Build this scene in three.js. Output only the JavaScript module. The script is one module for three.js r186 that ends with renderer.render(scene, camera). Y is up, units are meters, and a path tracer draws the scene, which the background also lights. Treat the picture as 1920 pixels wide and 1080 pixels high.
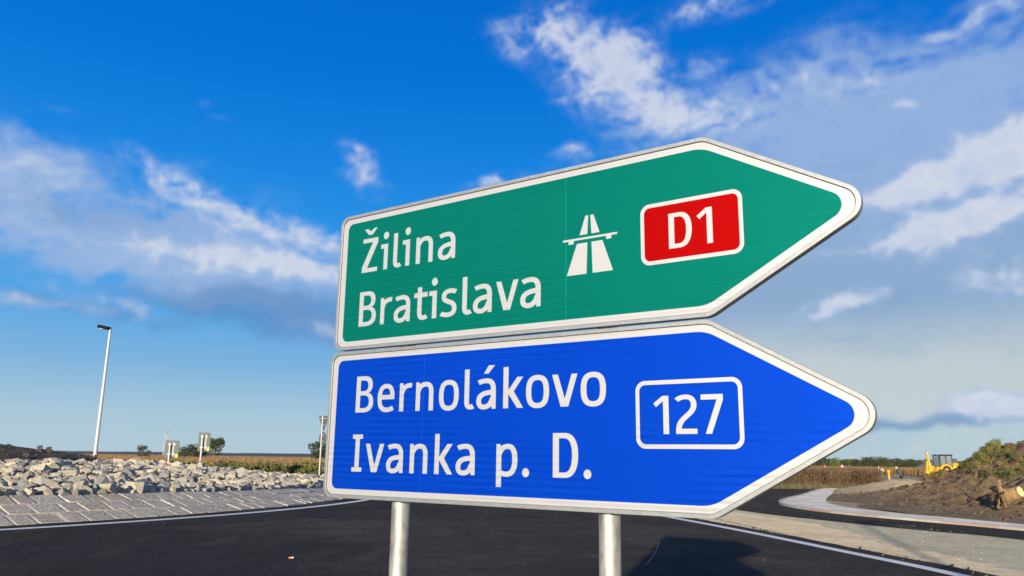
import * as THREE from 'three';
import { mergeGeometries, mergeVertices } from 'three/addons/utils/BufferGeometryUtils.js';
import { ConvexGeometry } from 'three/addons/geometries/ConvexGeometry.js';
import { RoundedBoxGeometry } from 'three/addons/geometries/RoundedBoxGeometry.js';
import { MarchingCubes } from 'three/addons/objects/MarchingCubes.js';
import { createNoise3D } from 'simplex-noise';

// ---------------------------------------------------------------- camera
// world: x right, y up, the view goes along -z; "depth" below means -z
const EYE = 1.7, FOC = 1491.66, PITCH = 0.21123, ROLL = 0.01466;
const scene = new THREE.Scene();
const camera = new THREE.PerspectiveCamera(2 * Math.atan(540 / FOC) * 180 / Math.PI, 16 / 9, 0.05, 12000);
camera.position.set(0, EYE, 0);
camera.rotation.order = 'YXZ';
camera.rotation.set(PITCH, 0, ROLL);
camera.focus = 3.0;

// ---------------------------------------------------------------- random + noise
function rng(seed) { let a = seed >>> 0; return () => { a = (a + 0x6D2B79F5) | 0; let t = Math.imul(a ^ (a >>> 15), 1 | a); t = (t + Math.imul(t ^ (t >>> 7), 61 | t)) ^ t; return ((t ^ (t >>> 14)) >>> 0) / 4294967296; }; }
const n3 = createNoise3D(rng(11)), n3b = createNoise3D(rng(37));
function fbm(x, y, z, oct = 5, gain = 0.5) { let s = 0, a = 1, t = 0; for (let i = 0; i < oct; i++) { s += a * n3(x, y, z); t += a; a *= gain; x *= 2.03; y *= 2.03; z *= 2.03; } return s / t; }
function billow(x, y, z, oct = 5, gain = .5) { let s = 0, a = 1, t = 0; for (let i = 0; i < oct; i++) { s += a * (1 - 2.4 * Math.abs(n3b(x, y, z))); t += a; a *= gain; x *= 2.07; y *= 2.07; z *= 2.07; } return s / t; }
const smooth = (a, b, x) => { const t = Math.min(1, Math.max(0, (x - a) / (b - a))); return t * t * (3 - 2 * t); };
const lerp = (a, b, t) => a + (b - a) * t;
const lin = (c) => { c /= 255; return c <= 0.04045 ? c / 12.92 : Math.pow((c + 0.055) / 1.055, 2.4); };
const L3 = (r, g, b) => [lin(r), lin(g), lin(b)];
const DEG = Math.PI / 180, EXPOSURE = 1.8;

// a photograph pixel gives a direction only
function dirOf(px, py) {
  const u0 = px - 960, v0 = py - 540, cr = Math.cos(ROLL), sr = Math.sin(ROLL);
  const u = (u0 * cr + v0 * sr) / FOC, v = (-u0 * sr + v0 * cr) / FOC, c = Math.cos(PITCH), s = Math.sin(PITCH);
  return [u, -v * c + s, c + v * s];                                   // right, up, depth
}
function azel(px, py) { const [x, y, d] = dirOf(px, py); return [Math.atan2(x, d) / DEG, Math.atan2(y, Math.hypot(x, d)) / DEG]; }
// the point on that direction at a given depth
function at(px, py, depth) { const [x, y, d] = dirOf(px, py), k = depth / d; return [x * k, EYE + y * k, depth]; }

// ---------------------------------------------------------------- sun
const SUN_AZ = 15.6 * DEG, SUN_EL = 9.5 * DEG;                          // it stands behind the viewer, to the left
const toSun = new THREE.Vector3(-Math.sin(SUN_AZ) * Math.cos(SUN_EL), Math.sin(SUN_EL), Math.cos(SUN_AZ) * Math.cos(SUN_EL));
const sun = new THREE.DirectionalLight(new THREE.Color().setRGB(1.0, 0.86, 0.63), 5.0);
sun.position.copy(toSun).multiplyScalar(120);
sun.castShadow = true; sun.shadow.mapSize.set(4096, 4096);
Object.assign(sun.shadow.camera, { left: -80, right: 80, top: 60, bottom: -60, near: 1, far: 420 });
scene.add(sun, sun.target);

// ---------------------------------------------------------------- sky: air and clouds, as directions
{
  const W = 2048, H = 1024, data = new Float32Array(W * H * 4);
  const stops = [[-90, 96, 92, 84], [-2, 150, 165, 175], [0, 178, 201, 214], [2.5, 168, 199, 217], [6, 124, 178, 221], [10, 84, 164, 228], [15, 46, 148, 229], [20, 26, 132, 224], [26, 8, 116, 214], [33, 2, 104, 204], [50, 4, 86, 182], [90, 8, 74, 160]].map(([e, r, g, b]) => [e, ...L3(r, g, b)]);
  const air = (el) => { let i = 1; while (i < stops.length - 1 && stops[i][0] < el) i++; const a = stops[i - 1], b = stops[i], t = Math.min(1, Math.max(0, (el - a[0]) / (b[0] - a[0]))); return [lerp(a[1], b[1], t), lerp(a[2], b[2], t), lerp(a[3], b[3], t)]; };
  const blob = (px, py, rx, ry, rot, s) => { const [a, e] = azel(px, py); return { a, e, rx: rx / 25, ry: ry / 25, c: Math.cos(rot * DEG), s: Math.sin(rot * DEG), w: s }; };
  const sum = (list, a, e) => { let t = 0; for (const b of list) { const dx = a - b.a, dy = e - b.e, u = (dx * b.c + dy * b.s) / b.rx, v = (-dx * b.s + dy * b.c) / b.ry, q = u * u + v * v; if (q < 9) t += b.w * Math.exp(-q); } return t; };
  // thin sheets
  const veil = [[1700, 260, 380, 110, 6, .62], [1500, 250, 200, 80, 0, .4], [1780, 480, 330, 230, 0, 1.5], [1560, 600, 260, 110, -4, 1.5], [1880, 600, 260, 110, 0, 1.6], [1720, 640, 260, 70, 0, .8], [1480, 480, 150, 110, 0, .6], [1240, 230, 130, 90, -30, .55], [1800, 90, 200, 50, 14, .5], [1500, 130, 160, 50, 16, .5],
    [10, 325, 85, 80, 0, 1.0], [110, 440, 150, 60, -8, .45], [430, 465, 240, 80, -14, .95], [350, 520, 200, 50, 0, .5], [520, 560, 220, 56, -3, .65], [250, 470, 190, 60, -6, .5]].map((b) => blob(...b));
  // rounded white heaps
  const puff = [[1040, 55, 85, 50, -10, 0.72], [1105, 105, 90, 55, -35, 0.81], [1190, 115, 65, 50, -50, 0.90], [1090, 165, 70, 45, 0, 0.63], [1210, 190, 80, 50, -40, 0.77], [1280, 215, 70, 30, -6, 0.85], [1370, 232, 60, 24, 0, 0.63], [945, 75, 45, 26, -40, 0.50], [1340, 8, 110, 24, 6, 0.81], [1860, 12, 110, 24, 14, 0.81], [1330, 120, 50, 26, 0, 0.50], [1440, 165, 130, 30, 8, 0.54], [1620, 160, 110, 36, 8, 0.50],
    [1820, 305, 130, 30, 14, 1.6], [1900, 290, 60, 30, 8, 1.3], [1740, 330, 60, 16, 10, .9], [1665, 360, 50, 18, 8, 1.3], [1720, 365, 40, 10, 0, .8], [1790, 415, 105, 34, 14, 1.7], [1720, 440, 60, 22, 10, 1.2], [1870, 395, 60, 20, 10, 1.1], [1580, 566, 62, 15, 6, 1.6], [1540, 585, 30, 8, 6, .9], [1695, 202, 14, 8, 0, 1.2], [1880, 520, 70, 40, 0, .8], [1560, 470, 60, 14, 0, .5], [1860, 240, 120, 24, 12, .6],
    [1068, 282, 36, 12, 12, .6], [1078, 302, 40, 16, 12, .65], [930, 337, 60, 16, 12, .85], [664, 288, 32, 20, -40, .8], [688, 340, 38, 24, -40, .75], [655, 325, 30, 14, 0, .45],
    [30, 290, 60, 46, -20, .32], [20, 360, 80, 60, 0, .32], [130, 350, 60, 30, -20, .32], [100, 430, 110, 36, 0, .32], [310, 340, 90, 22, -28, 0.55], [400, 375, 90, 22, -22, 0.44], [420, 410, 130, 30, -20, 0.51], [540, 430, 120, 26, -16, 0.59], [600, 450, 90, 26, -14, 0.51], [300, 470, 150, 24, 4, 0.48], [480, 500, 150, 24, -6, .7], [600, 520, 90, 16, -6, .8], [360, 505, 90, 16, 4, .6], [560, 505, 130, 22, -6, 0.59], [180, 520, 50, 14, 14, 0.51], [240, 578, 60, 14, -4, 0.55], [80, 573, 140, 11, -3, 0.59], [600, 618, 70, 13, -8, 0.51], [110, 545, 70, 8, -8, 0.30],
    [1835, 766, 42, 17, 0, 1.9], [1912, 768, 42, 17, 0, 1.9], [1700, 779, 40, 8, 0, .55], [512, 840, 26, 9, 0, .75], [375, 190, 12, 6, 0, .3], [395, 215, 24, 5, -10, .3], [120, 200, 30, 5, -10, .25], [400, 636, 20, 4, 0, .4]].map((b) => blob(...b));
  // shaded undersides
  const dark = [[430, 588, 210, 34, -3, 1.15], [560, 570, 150, 34, -4, 1.0], [130, 582, 130, 10, -4, .7], [300, 430, 200, 34, -6, .45], [110, 400, 110, 30, -10, .45], [1700, 560, 170, 60, 0, .25], [1560, 650, 180, 50, 0, .22], [1850, 660, 180, 50, 0, .3], [1790, 785, 140, 9, 0, 1.0], [1690, 787, 70, 8, 0, .8], [1900, 790, 80, 9, 0, .9], [1620, 300, 160, 50, 6, .35]].map((b) => blob(...b));
  const cVeil = L3(158, 184, 222), cDark = L3(82, 134, 190), cGreyA = L3(202, 210, 209), cGreyB = L3(150, 174, 202), cLit = L3(216, 221, 233), cShade = L3(152, 182, 228);
  for (let j = 0; j < H; j++) {
    const el = ((j + .5) / H - .5) * 180, ce = Math.cos(el * DEG), se = Math.sin(el * DEG), base = air(el);
    for (let i = 0; i < W; i++) {
      const th = ((i + .5) / W - .5) * 2 * Math.PI, x = ce * Math.cos(th), z = ce * Math.sin(th);
      const az = Math.atan2(x, -z) / DEG;
      let [r, g, b] = base;
      const cs = x * toSun.x + se * toSun.y + z * toSun.z, ang = Math.acos(Math.min(1, cs)) / DEG, glow = .6 * Math.exp(-ang / 32) * smooth(-6, 2, el);
      r *= 1 + glow * 2.2; g *= 1 + glow * 1.2; b *= 1 + glow * .6;
      if (el > -1) {
        const front = Math.abs(az) < 44 && el < 42, k = 1 / (se + .16), nx = x * k, nz = z * k;
        if (front) {
          const w1 = fbm(az * .11 + 3, el * .16, 1.7, 4), w2 = fbm(az * .11 - 9, el * .16, 7.3, 4);
          const A = az + w1 * 1.7, E = el + w2 * 1.1;
          const f1 = fbm(A * .11, E * .46, 0, 7, .6), f2 = fbm(A * .42 + 20, E * .62, 4, 6, .55), f3 = fbm(A * 1.3, E * 1.9, 9, 5, .55), bl = billow(A * .30, E * .48, 3, 5, .5);
          const v = sum(veil, az + w1 * 2.4, el + w2 * 1.4), va = smooth(.08, 1.25, v + (.75 * f1 + .35 * f2 + .16 * f3) * Math.min(1, v * 1.6)) * .84;
          const gm = smooth(2, 14, az) * smooth(22, 11, el), ge = smooth(6, 11, el), cGrey = [0, 1, 2].map((q) => lerp(cGreyA[q], cGreyB[q], ge));
          r = lerp(r, lerp(cVeil[0], cGrey[0], gm), va); g = lerp(g, lerp(cVeil[1], cGrey[1], gm), va); b = lerp(b, lerp(cVeil[2], cGrey[2], gm), va);
          const dk = sum(dark, A, E), da = smooth(.12, 1.25, dk + (.6 * f1 + .35 * f2 + .12 * f3) * Math.min(1, 1.5 * dk)) * .62;
          r = lerp(r, cDark[0], da); g = lerp(g, cDark[1], da); b = lerp(b, cDark[2], da);
          const p = sum(puff, az + w1 * .9, el + w2 * .7), pd = p + (f2 * .45 + f3 * .36 + f1 * .3 + bl * .42) * Math.min(1, p * 1.6), pa = smooth(.06, 1.5, pd) * .86;
          const lit = Math.min(1, Math.max(0, .10 + .72 * smooth(.2, 1.5, pd) + .22 * bl + .16 * f3));
          const pr = lerp(cShade[0], cLit[0], lit), pg = lerp(cShade[1], cLit[1], lit), pb = lerp(cShade[2], cLit[2], lit);
          r = lerp(r, pr, pa); g = lerp(g, pg, pa); b = lerp(b, pb, pa);
        } else {
          const f = fbm(nx * .9, nz * .9, 2.2, 5, .55), a = smooth(-.2, .45, f) * .75 * smooth(0, 8, el) * smooth(44, 54, Math.max(Math.abs(az), el + 8));
          const cb = lerp(.5, .95, smooth(.1, .7, f + .3)); r = lerp(r, lerp(cVeil[0], cLit[0], cb), a); g = lerp(g, lerp(cVeil[1], cLit[1], cb), a); b = lerp(b, lerp(cVeil[2], cLit[2], cb), a);
        }
      }
      const o = (j * W + i) * 4; data[o] = r / EXPOSURE; data[o + 1] = g / EXPOSURE; data[o + 2] = b / EXPOSURE; data[o + 3] = 1;
    }
  }
  const t = new THREE.DataTexture(data, W, H, THREE.RGBAFormat, THREE.FloatType);
  t.mapping = THREE.EquirectangularReflectionMapping; t.magFilter = THREE.LinearFilter; t.minFilter = THREE.LinearFilter; t.needsUpdate = true;
  scene.background = t; scene.environment = t;
}
const renderer = new THREE.WebGLRenderer({ antialias: true });
renderer.toneMapping = THREE.LinearToneMapping;
renderer.toneMappingExposure = EXPOSURE;
renderer.shadowMap.enabled = true;

// ---------------------------------------------------------------- helpers
const taken = new Map();
function numbered(n) { const k = taken.get(n) ?? 0; taken.set(n, k + 1); return k ? `${n}_${String(k).padStart(3, '0')}` : n; }
function tag(o, label, category, group, kind) { if (label) o.userData.label = label; if (category) o.userData.category = category; if (group) o.userData.group = group; if (kind) o.userData.kind = kind; return o; }
function shade(o) { o.castShadow = true; o.receiveShadow = true; return o; }
function mesh(name, geo, mat, parent) { const m = shade(new THREE.Mesh(Array.isArray(geo) ? mergeGeometries(geo.map((g) => (g.index ? g.toNonIndexed() : g))) : geo, mat)); m.name = parent && parent !== scene ? name : numbered(name); (parent ?? scene).add(m); return m; }
function group(name, x, y, depth, turn = 0) { const g = new THREE.Group(); g.name = numbered(name); g.position.set(x, y, -depth); g.rotation.y = turn; scene.add(g); return g; }
const struct = (name, geo, mat, label, category) => tag(mesh(name, geo, mat, scene), label, category, null, 'structure');
function bx(w, h, d, x = 0, y = 0, z = 0, rx = 0, ry = 0, rz = 0) { const g = new THREE.BoxGeometry(w, h, d); g.rotateX(rx); g.rotateY(ry); g.rotateZ(rz); g.translate(x, y, z); return g; }
function cyl(r0, r1, h, x = 0, y = 0, z = 0, seg = 20, rx = 0, rz = 0) { const g = new THREE.CylinderGeometry(r1, r0, h, seg); g.rotateX(rx); g.rotateZ(rz); g.translate(x, y, z); return g; }
function bar(a, b, r, seg = 8) { const A = new THREE.Vector3(...a), B = new THREE.Vector3(...b), d = B.clone().sub(A), g = new THREE.CylinderGeometry(r, r, d.length(), seg); g.applyQuaternion(new THREE.Quaternion().setFromUnitVectors(new THREE.Vector3(0, 1, 0), d.clone().normalize())); g.translate(...A.add(B).multiplyScalar(.5).toArray()); return g; }
const std = (rgb, roughness = .9, o = {}) => new THREE.MeshStandardMaterial({ color: new THREE.Color().setRGB(...rgb), roughness, ...o });

// tileable noise for surface textures
function tiler(seed) {
  const R = rng(seed), P = new Float32Array(65536); for (let i = 0; i < 65536; i++) P[i] = R();
  const v = (x, y, p) => P[((((x % p) + p) % p) * 157 + (((y % p) + p) % p) * 7919) & 65535];
  const one = (x, y, p) => { const i = Math.floor(x), j = Math.floor(y); let u = x - i, w = y - j; u = u * u * (3 - 2 * u); w = w * w * (3 - 2 * w); return lerp(lerp(v(i, j, p), v(i + 1, j, p), u), lerp(v(i, j + 1, p), v(i + 1, j + 1, p), u), w); };
  return (x, y, p, oct = 4) => { let s = 0, a = 1, t = 0; for (let k = 0; k < oct; k++) { s += a * one(x * p, y * p, p); t += a; a *= .55; p *= 2; x += .137; y += .311; } return s / t; };
}
function tex(size, fn, metres, srgb = true) {
  const d = new Uint8Array(size * size * 4);
  for (let j = 0; j < size; j++) for (let i = 0; i < size; i++) { const c = fn(i / size, j / size, i, j), o = (j * size + i) * 4; for (let k = 0; k < 3; k++) { let q = Math.max(0, Math.min(1, typeof c === 'number' ? c : c[k])); if (srgb) q = q <= .0031308 ? q * 12.92 : 1.055 * Math.pow(q, 1 / 2.4) - .055; d[o + k] = q * 255; } d[o + 3] = 255; }
  const t = new THREE.DataTexture(d, size, size); t.wrapS = t.wrapT = THREE.RepeatWrapping; t.magFilter = THREE.LinearFilter; t.minFilter = THREE.LinearMipmapLinearFilter; t.generateMipmaps = true; if (srgb) t.colorSpace = THREE.SRGBColorSpace; t.repeat.set(1 / metres, 1 / metres); t.needsUpdate = true; return t;
}
const mix3 = (a, b, t) => [lerp(a[0], b[0], t), lerp(a[1], b[1], t), lerp(a[2], b[2], t)];
const mul3 = (a, k) => [a[0] * k, a[1] * k, a[2] * k];

// flat sheets: outline in (x, depth), uv in metres
function sheet(pts, y) { const g = new THREE.ShapeGeometry(new THREE.Shape(pts.map(([x, d]) => new THREE.Vector2(x, d)))); g.rotateX(-Math.PI / 2); g.translate(0, y, 0); return g; }
function spline(pts, n = 60) { return new THREE.SplineCurve(pts.map((p) => new THREE.Vector2(...p))).getSpacedPoints(n).map((p) => [p.x, p.y]); }
function ragged(pts, amp, seed) { return pts.map(([x, d], i) => { const n = n3b(x * 1.7, d * 1.7, seed) * .6 + n3b(x * 5, d * 5, seed + 4) * .4; const a = pts[Math.max(0, i - 1)], b = pts[Math.min(pts.length - 1, i + 1)], tx = b[0] - a[0], td = b[1] - a[1], l = Math.hypot(tx, td) || 1; return [x + (td / l) * n * amp, d - (tx / l) * n * amp]; }); }
function offset(pts, o) { return pts.map(([x, d], i) => { const a = pts[Math.max(0, i - 1)], b = pts[Math.min(pts.length - 1, i + 1)], tx = b[0] - a[0], td = b[1] - a[1], l = Math.hypot(tx, td) || 1; return [x + (td / l) * o, d - (tx / l) * o]; }); }
function strip(pts, o0, o1, y0, y1 = y0) { const A = offset(pts, o0), B = offset(pts, o1), p = [], uv = [], ix = []; A.forEach(([x, d], i) => { p.push(x, y0, -d, B[i][0], y1, -B[i][1]); uv.push(x, d, B[i][0], B[i][1]); if (i) { const k = i * 2; ix.push(k - 2, k - 1, k, k - 1, k + 1, k); } }); const g = new THREE.BufferGeometry(); g.setAttribute('position', new THREE.Float32BufferAttribute(p, 3)); g.setAttribute('uv', new THREE.Float32BufferAttribute(uv, 2)); g.setIndex(ix); g.computeVertexNormals(); return g; }

// ---------------------------------------------------------------- materials
const T1 = tiler(5), T2 = tiler(19), T3 = tiler(83);
const R0 = rng(99);
const asphaltMap = tex(2048, (u, v) => {
  const big = T1(u, v, 5, 4), mid = T2(u, v, 40, 3), streak = T3(u + .1 * big, v * .25, 24, 4), g = R0();
  let c = mix3([.012, .012, .0135], [.032, .028, .026], smooth(.35, .7, big));
  c = mix3(c, [.075, .062, .048], smooth(.55, .8, streak) * .3);
  c = mul3(c, .45 + 1.1 * mid);
  c = mul3(c, .75 + .5 * T2(u, v, 11, 3)); const gr = T3(u, v, 420, 2); c = mul3(c, .35 + 1.3 * gr);
  return mul3(c, g > .99 ? 4 : .5 + 1.0 * g);
}, 20);
const asphaltBump = tex(1024, (u, v) => .5 * T2(u, v, 128, 2) + .5 * R0(), 5, false);
const asphalt = new THREE.MeshPhysicalMaterial({ map: asphaltMap, bumpMap: asphaltBump, bumpScale: .04, roughness: .95, specularIntensity: .3, sheen: .045, sheenRoughness: .6, sheenColor: new THREE.Color().setRGB(.8, .66, .5) });
const speckle = (a, b, c, seed, grain = .3) => { const A = tiler(seed), B = tiler(seed + 1), R = rng(seed + 2); return (u, v) => { const n = A(u, v, 5, 4), m = B(u, v, 48, 4), s = B(u, v, 12, 3); let k = mix3(a, b, smooth(.3, .7, n)); k = mix3(k, c, smooth(.55, .75, s) * .6); return mul3(k, (.72 + .56 * m) * (1 - grain / 2 + grain * R())); }; };
const grit = tex(512, (u, v) => .6 * T1(u, v, 16, 5) + .4 * R0(), 1.6, false);
const sandMat = new THREE.MeshPhysicalMaterial({ map: tex(1024, speckle([.74, .57, .34], [.80, .64, .41], [.62, .49, .31], 201, .3), 9), bumpMap: grit, bumpScale: .06, roughness: 1, sheen: .7, sheenRoughness: .6, sheenColor: new THREE.Color().setRGB(1, .86, .58) });
const gravelMat = new THREE.MeshPhysicalMaterial({ map: tex(1024, speckle([.52, .47, .31], [.60, .54, .37], [.40, .38, .25], 211, .5), 7), bumpMap: grit, bumpScale: .08, roughness: 1, sheen: .7, sheenRoughness: .6, sheenColor: new THREE.Color().setRGB(.9, .82, .56) });
const dirtMat = new THREE.MeshPhysicalMaterial({ map: tex(1024, speckle([.30, .235, .155], [.37, .30, .20], [.21, .16, .105], 221, .3), 11), bumpMap: grit, bumpScale: .09, roughness: 1, sheen: .8, sheenRoughness: .6, sheenColor: new THREE.Color().setRGB(.7, .56, .36) });
const soilMat = new THREE.MeshStandardMaterial({ map: tex(1024, speckle([.215, .142, .068], [.29, .20, .105], [.115, .075, .04], 231, .45), 5), bumpMap: grit, bumpScale: .14, roughness: 1 });
const darkSoilMat = new THREE.MeshStandardMaterial({ map: tex(512, speckle([.056, .040, .030], [.080, .059, .044], [.036, .027, .022], 241, .4), 4), bumpMap: grit, bumpScale: .08, roughness: 1 });
const paveMat = new THREE.MeshPhysicalMaterial({ map: tex(1024, speckle([.48, .45, .39], [.56, .53, .46], [.26, .25, .21], 251, .25), 8), bumpMap: grit, bumpScale: .01, roughness: .95, sheen: .14, sheenRoughness: .6, sheenColor: new THREE.Color().setRGB(.8, .74, .6) });
const fieldMat = new THREE.MeshStandardMaterial({ map: tex(512, speckle([.22, .16, .08], [.28, .20, .10], [.13, .12, .05], 261, .4), 14), roughness: 1 });
const paintMat = new THREE.MeshStandardMaterial({ map: tex(512, (u, v) => mul3([.70, .68, .63], (.86 + .2 * T1(u, v, 24, 4)) * (.94 + .1 * R0())), 2.5), roughness: .7 });
const mortarMat = new THREE.MeshPhysicalMaterial({ map: tex(512, speckle([.46, .405, .31], [.53, .465, .36], [.40, .355, .28], 271, .2), 3), bumpMap: grit, bumpScale: .01, roughness: 1, sheen: .25, sheenRoughness: .6, sheenColor: new THREE.Color().setRGB(.8, .7, .5) });
const granite = [0, 1, 2].map((k) => { const A = tiler(300 + k), R = rng(310 + k); return new THREE.MeshStandardMaterial({ map: tex(512, (u, v) => { const n = A(u, v, 10, 5), m = A(v, u, 26, 3); let c = mix3([.62, .55, .44], [.46, .425, .37], smooth(.42, .62, n)); c = mix3(c, [.13, .13, .14], smooth(.58, .68, m) * .85); return mul3(c, (.92 + .08 * k) * (.78 + .44 * R())); }, 1.1), bumpMap: grit, bumpScale: .05, roughness: .95 }); });
const rockMats = [[.39, .35, .275], [.35, .32, .26], [.43, .385, .30], [.28, .265, .235], [.21, .205, .195]].map((c, k) => new THREE.MeshStandardMaterial({ map: tex(256, speckle(c, mul3(c, 1.1), mul3(c, .74), 401 + k * 5, .15), .9), bumpMap: grit, bumpScale: .03, roughness: .95, flatShading: true }));
const galv = new THREE.MeshStandardMaterial({ map: tex(512, (u, v) => mul3([.37, .37, .35], .5 + .55 * T2(u, v * .3, 30, 4) + .3 * smooth(.4, .62, T1(u, v * .5, 14, 3)) + .1 * R0()), .6), roughnessMap: tex(256, (u, v) => .38 + .32 * T1(u, v * .4, 16, 4), .5, false), roughness: 1, metalness: .72 });
const alu = new THREE.MeshStandardMaterial({ color: new THREE.Color().setRGB(.42, .43, .44), roughnessMap: tex(256, (u, v) => .40 + .16 * T3(u, v, 20, 4), .22, false), map: tex(256, (u, v) => mul3([.86, .87, .88], .90 + .16 * T1(u, v, 14, 4)), .3), roughness: 1, metalness: .75 });
const greyMetal = std([.336, .344, .344], .5, { metalness: .4 }), darkMetal = new THREE.MeshPhysicalMaterial({ color: new THREE.Color().setRGB(.008, .008, .009), roughness: .8, specularIntensity: .15 });
const whitePaint = std([.403, .410, .403], .45), whiteGalv = std([.331, .338, .331], .5, { metalness: .1 });
const yellow = std([.518, .302, .014], .45), black = std([.013, .013, .014], .75), glass = new THREE.MeshPhysicalMaterial({ color: new THREE.Color().setRGB(.55, .62, .66), transmission: .8, thickness: 0, roughness: .05, metalness: 0 });

// ---------------------------------------------------------------- ground, roads, verges
struct('ground', (() => { const g = new THREE.PlaneGeometry(12000, 12000); g.rotateX(-Math.PI / 2); const uv = g.attributes.uv; for (let i = 0; i < uv.count; i++) uv.setXY(i, uv.getX(i) * 12000, uv.getY(i) * 12000); g.translate(0, -.03, 0); return g; })(), fieldMat, 'flat stubble brown farmland reaching out to the horizon', 'ground');
const CX = -36.53, CD = 36.13;                                          // centre of the roundabout
const lineR = spline([[2.2, 46], [2.6, 38], [3.6, 31.5], [5.1, 24.8], [5.95, 20.5], [6.65, 16.2], [7.1, 13.2], [7.4, 9], [7.5, 3], [7.4, -14]], 240);
const edgeR = ragged(offset(lineR, -.62), .07, 3);
{
  const a = []; for (let i = 0; i <= 160; i++) { const t = i / 160 * Math.PI * 2; a.push([CX + 43 * Math.cos(t), CD + 43 * Math.sin(t)]); }
  struct('ring_road', sheet(a, .0), asphalt, 'dark asphalt carriageway curving round the stone island', 'road');
  struct('approach_road', sheet([[-40, -14], [-40, 10], [-22, 8], [-9, 16], [-4, 30], [-2, 46], ...edgeR], .004), asphalt, 'fresh black asphalt road surface in front of the direction signs', 'road');
}
const arc = (R, f0, f1, n) => { const p = []; for (let i = 0; i <= n; i++) { const f = lerp(f0, f1, i / n); p.push([CX + R * Math.cos(f), CD - R * Math.sin(f)]); } return p; };   // f: 0 to the right, 90 degrees towards the viewer
struct('edge_line', strip(arc(31.0, -60 * DEG, 110 * DEG, 220), -.165, .165, .009), paintMat, 'white painted line following the foot of the granite apron', 'road marking');
struct('edge_line', strip(lineR, -.14, .14, .009), paintMat, 'white painted edge line beside the pale sand strip', 'road marking');
const sideNear = spline([[16.5, 2], [14.2, 11], [12.1, 19.6], [10.9, 21.9], [9.6, 25], [8.6, 28], [8.1, 32], [8.4, 38], [10.5, 45], [15, 51.6], [20, 56], [28, 61]], 140);
const kerbLine = spline([[20, 4], [16.6, 14], [13.8, 22.3], [12.6, 25.2], [11.6, 27.6], [11.1, 30], [11.1, 33], [11.9, 36], [13.4, 39.4], [15.8, 44], [19.2, 51.2], [21.5, 54.6], [29, 59]], 140);
const paveIn = spline([[21.8, 5], [18.2, 15], [14.95, 24], [14.3, 26.2], [13.5, 28.4], [13.15, 30.8], [13.2, 33], [14.1, 36.5], [17, 43.4], [23, 56], [30, 61]], 140);
struct('dirt_yard', sheet([[8, -12], [8, 3], ...sideNear.slice(8), [34, 64], [60, 110], [120, 110], [90, -12]], -.012), dirtMat, 'bare trampled earth of the building site', 'ground');
struct('gravel_verge', sheet([[6, -14], [6.4, 6], [6, 14], [5.2, 21], [4, 28], [2.6, 36], [2.4, 46], [9, 46.5], ...ragged(sideNear, .1, 8).slice(0, 112).reverse().map(([x, d]) => [x + .1, d]), [19, -14]], -.004), gravelMat, 'greenish grey compacted gravel verge between the two roads', 'verge');
{
  const outer = ragged(spline([[8.6, -14], [8.5, 4], [8.4, 10], [8.35, 13.5], [8.5, 16.3], [8.3, 18.2], [8.75, 23.1], [8.1, 27.2], [6.6, 33], [5, 40]], 200), .35, 21);
  struct('sand_strip', sheet([...edgeR.slice(26).reverse().map(([x, d]) => [x - .25, d]), ...outer], .0), sandMat, 'pale yellow sand strip along the white edge line', 'sand');
}
struct('side_road', sheet([...sideNear, ...[...kerbLine].reverse()], .006), asphalt, 'narrow black side road bending round the paved corner', 'road');
struct('pavement', sheet([...offset(kerbLine, -.06), ...[...paveIn].reverse()], .05), paveMat, 'light grey concrete footway with darker patches', 'pavement');
{
  const k = new THREE.Group(); k.name = numbered('kerb'); scene.add(k); tag(k, 'low kerb of pale and reddish stones edging the footway', 'kerb', null, 'structure');
  const km = [std([.42, .40, .37], .9), std([.36, .25, .20], .9), std([.38, .33, .28], .9)], R = rng(77);
  for (let i = 12; i < kerbLine.length - 10; i++) { const [x0, d0] = kerbLine[i], [x1, d1] = kerbLine[i + 1], l = Math.hypot(x1 - x0, d1 - d0); const m = mesh('kerb_stone', new THREE.BoxGeometry(.15, .14, l * .985), km[R() < .5 ? 2 : R() < .6 ? 1 : 0], k); m.position.set((x0 + x1) / 2, .006, -(d0 + d1) / 2); m.rotation.y = Math.atan2(x1 - x0, -(d1 - d0)); }
}
// the splitter island the signs stand on (below the frame)
{
  const o = spline([[-3.2, 1], [-2.6, 4.6], [-.2, 5.6], [2.2, 4.6], [2.8, 1], [2.4, -6], [-2.6, -6], [-3.2, 1]], 90);
  struct('traffic_island', [sheet(o, .1), strip(o, 0, .0, .1, -.02).toNonIndexed()].map((g) => { const q = g.index ? g.toNonIndexed() : g; return q; }), gravelMat, 'kerbed gravel island under the direction signs', 'traffic island');
}

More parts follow.
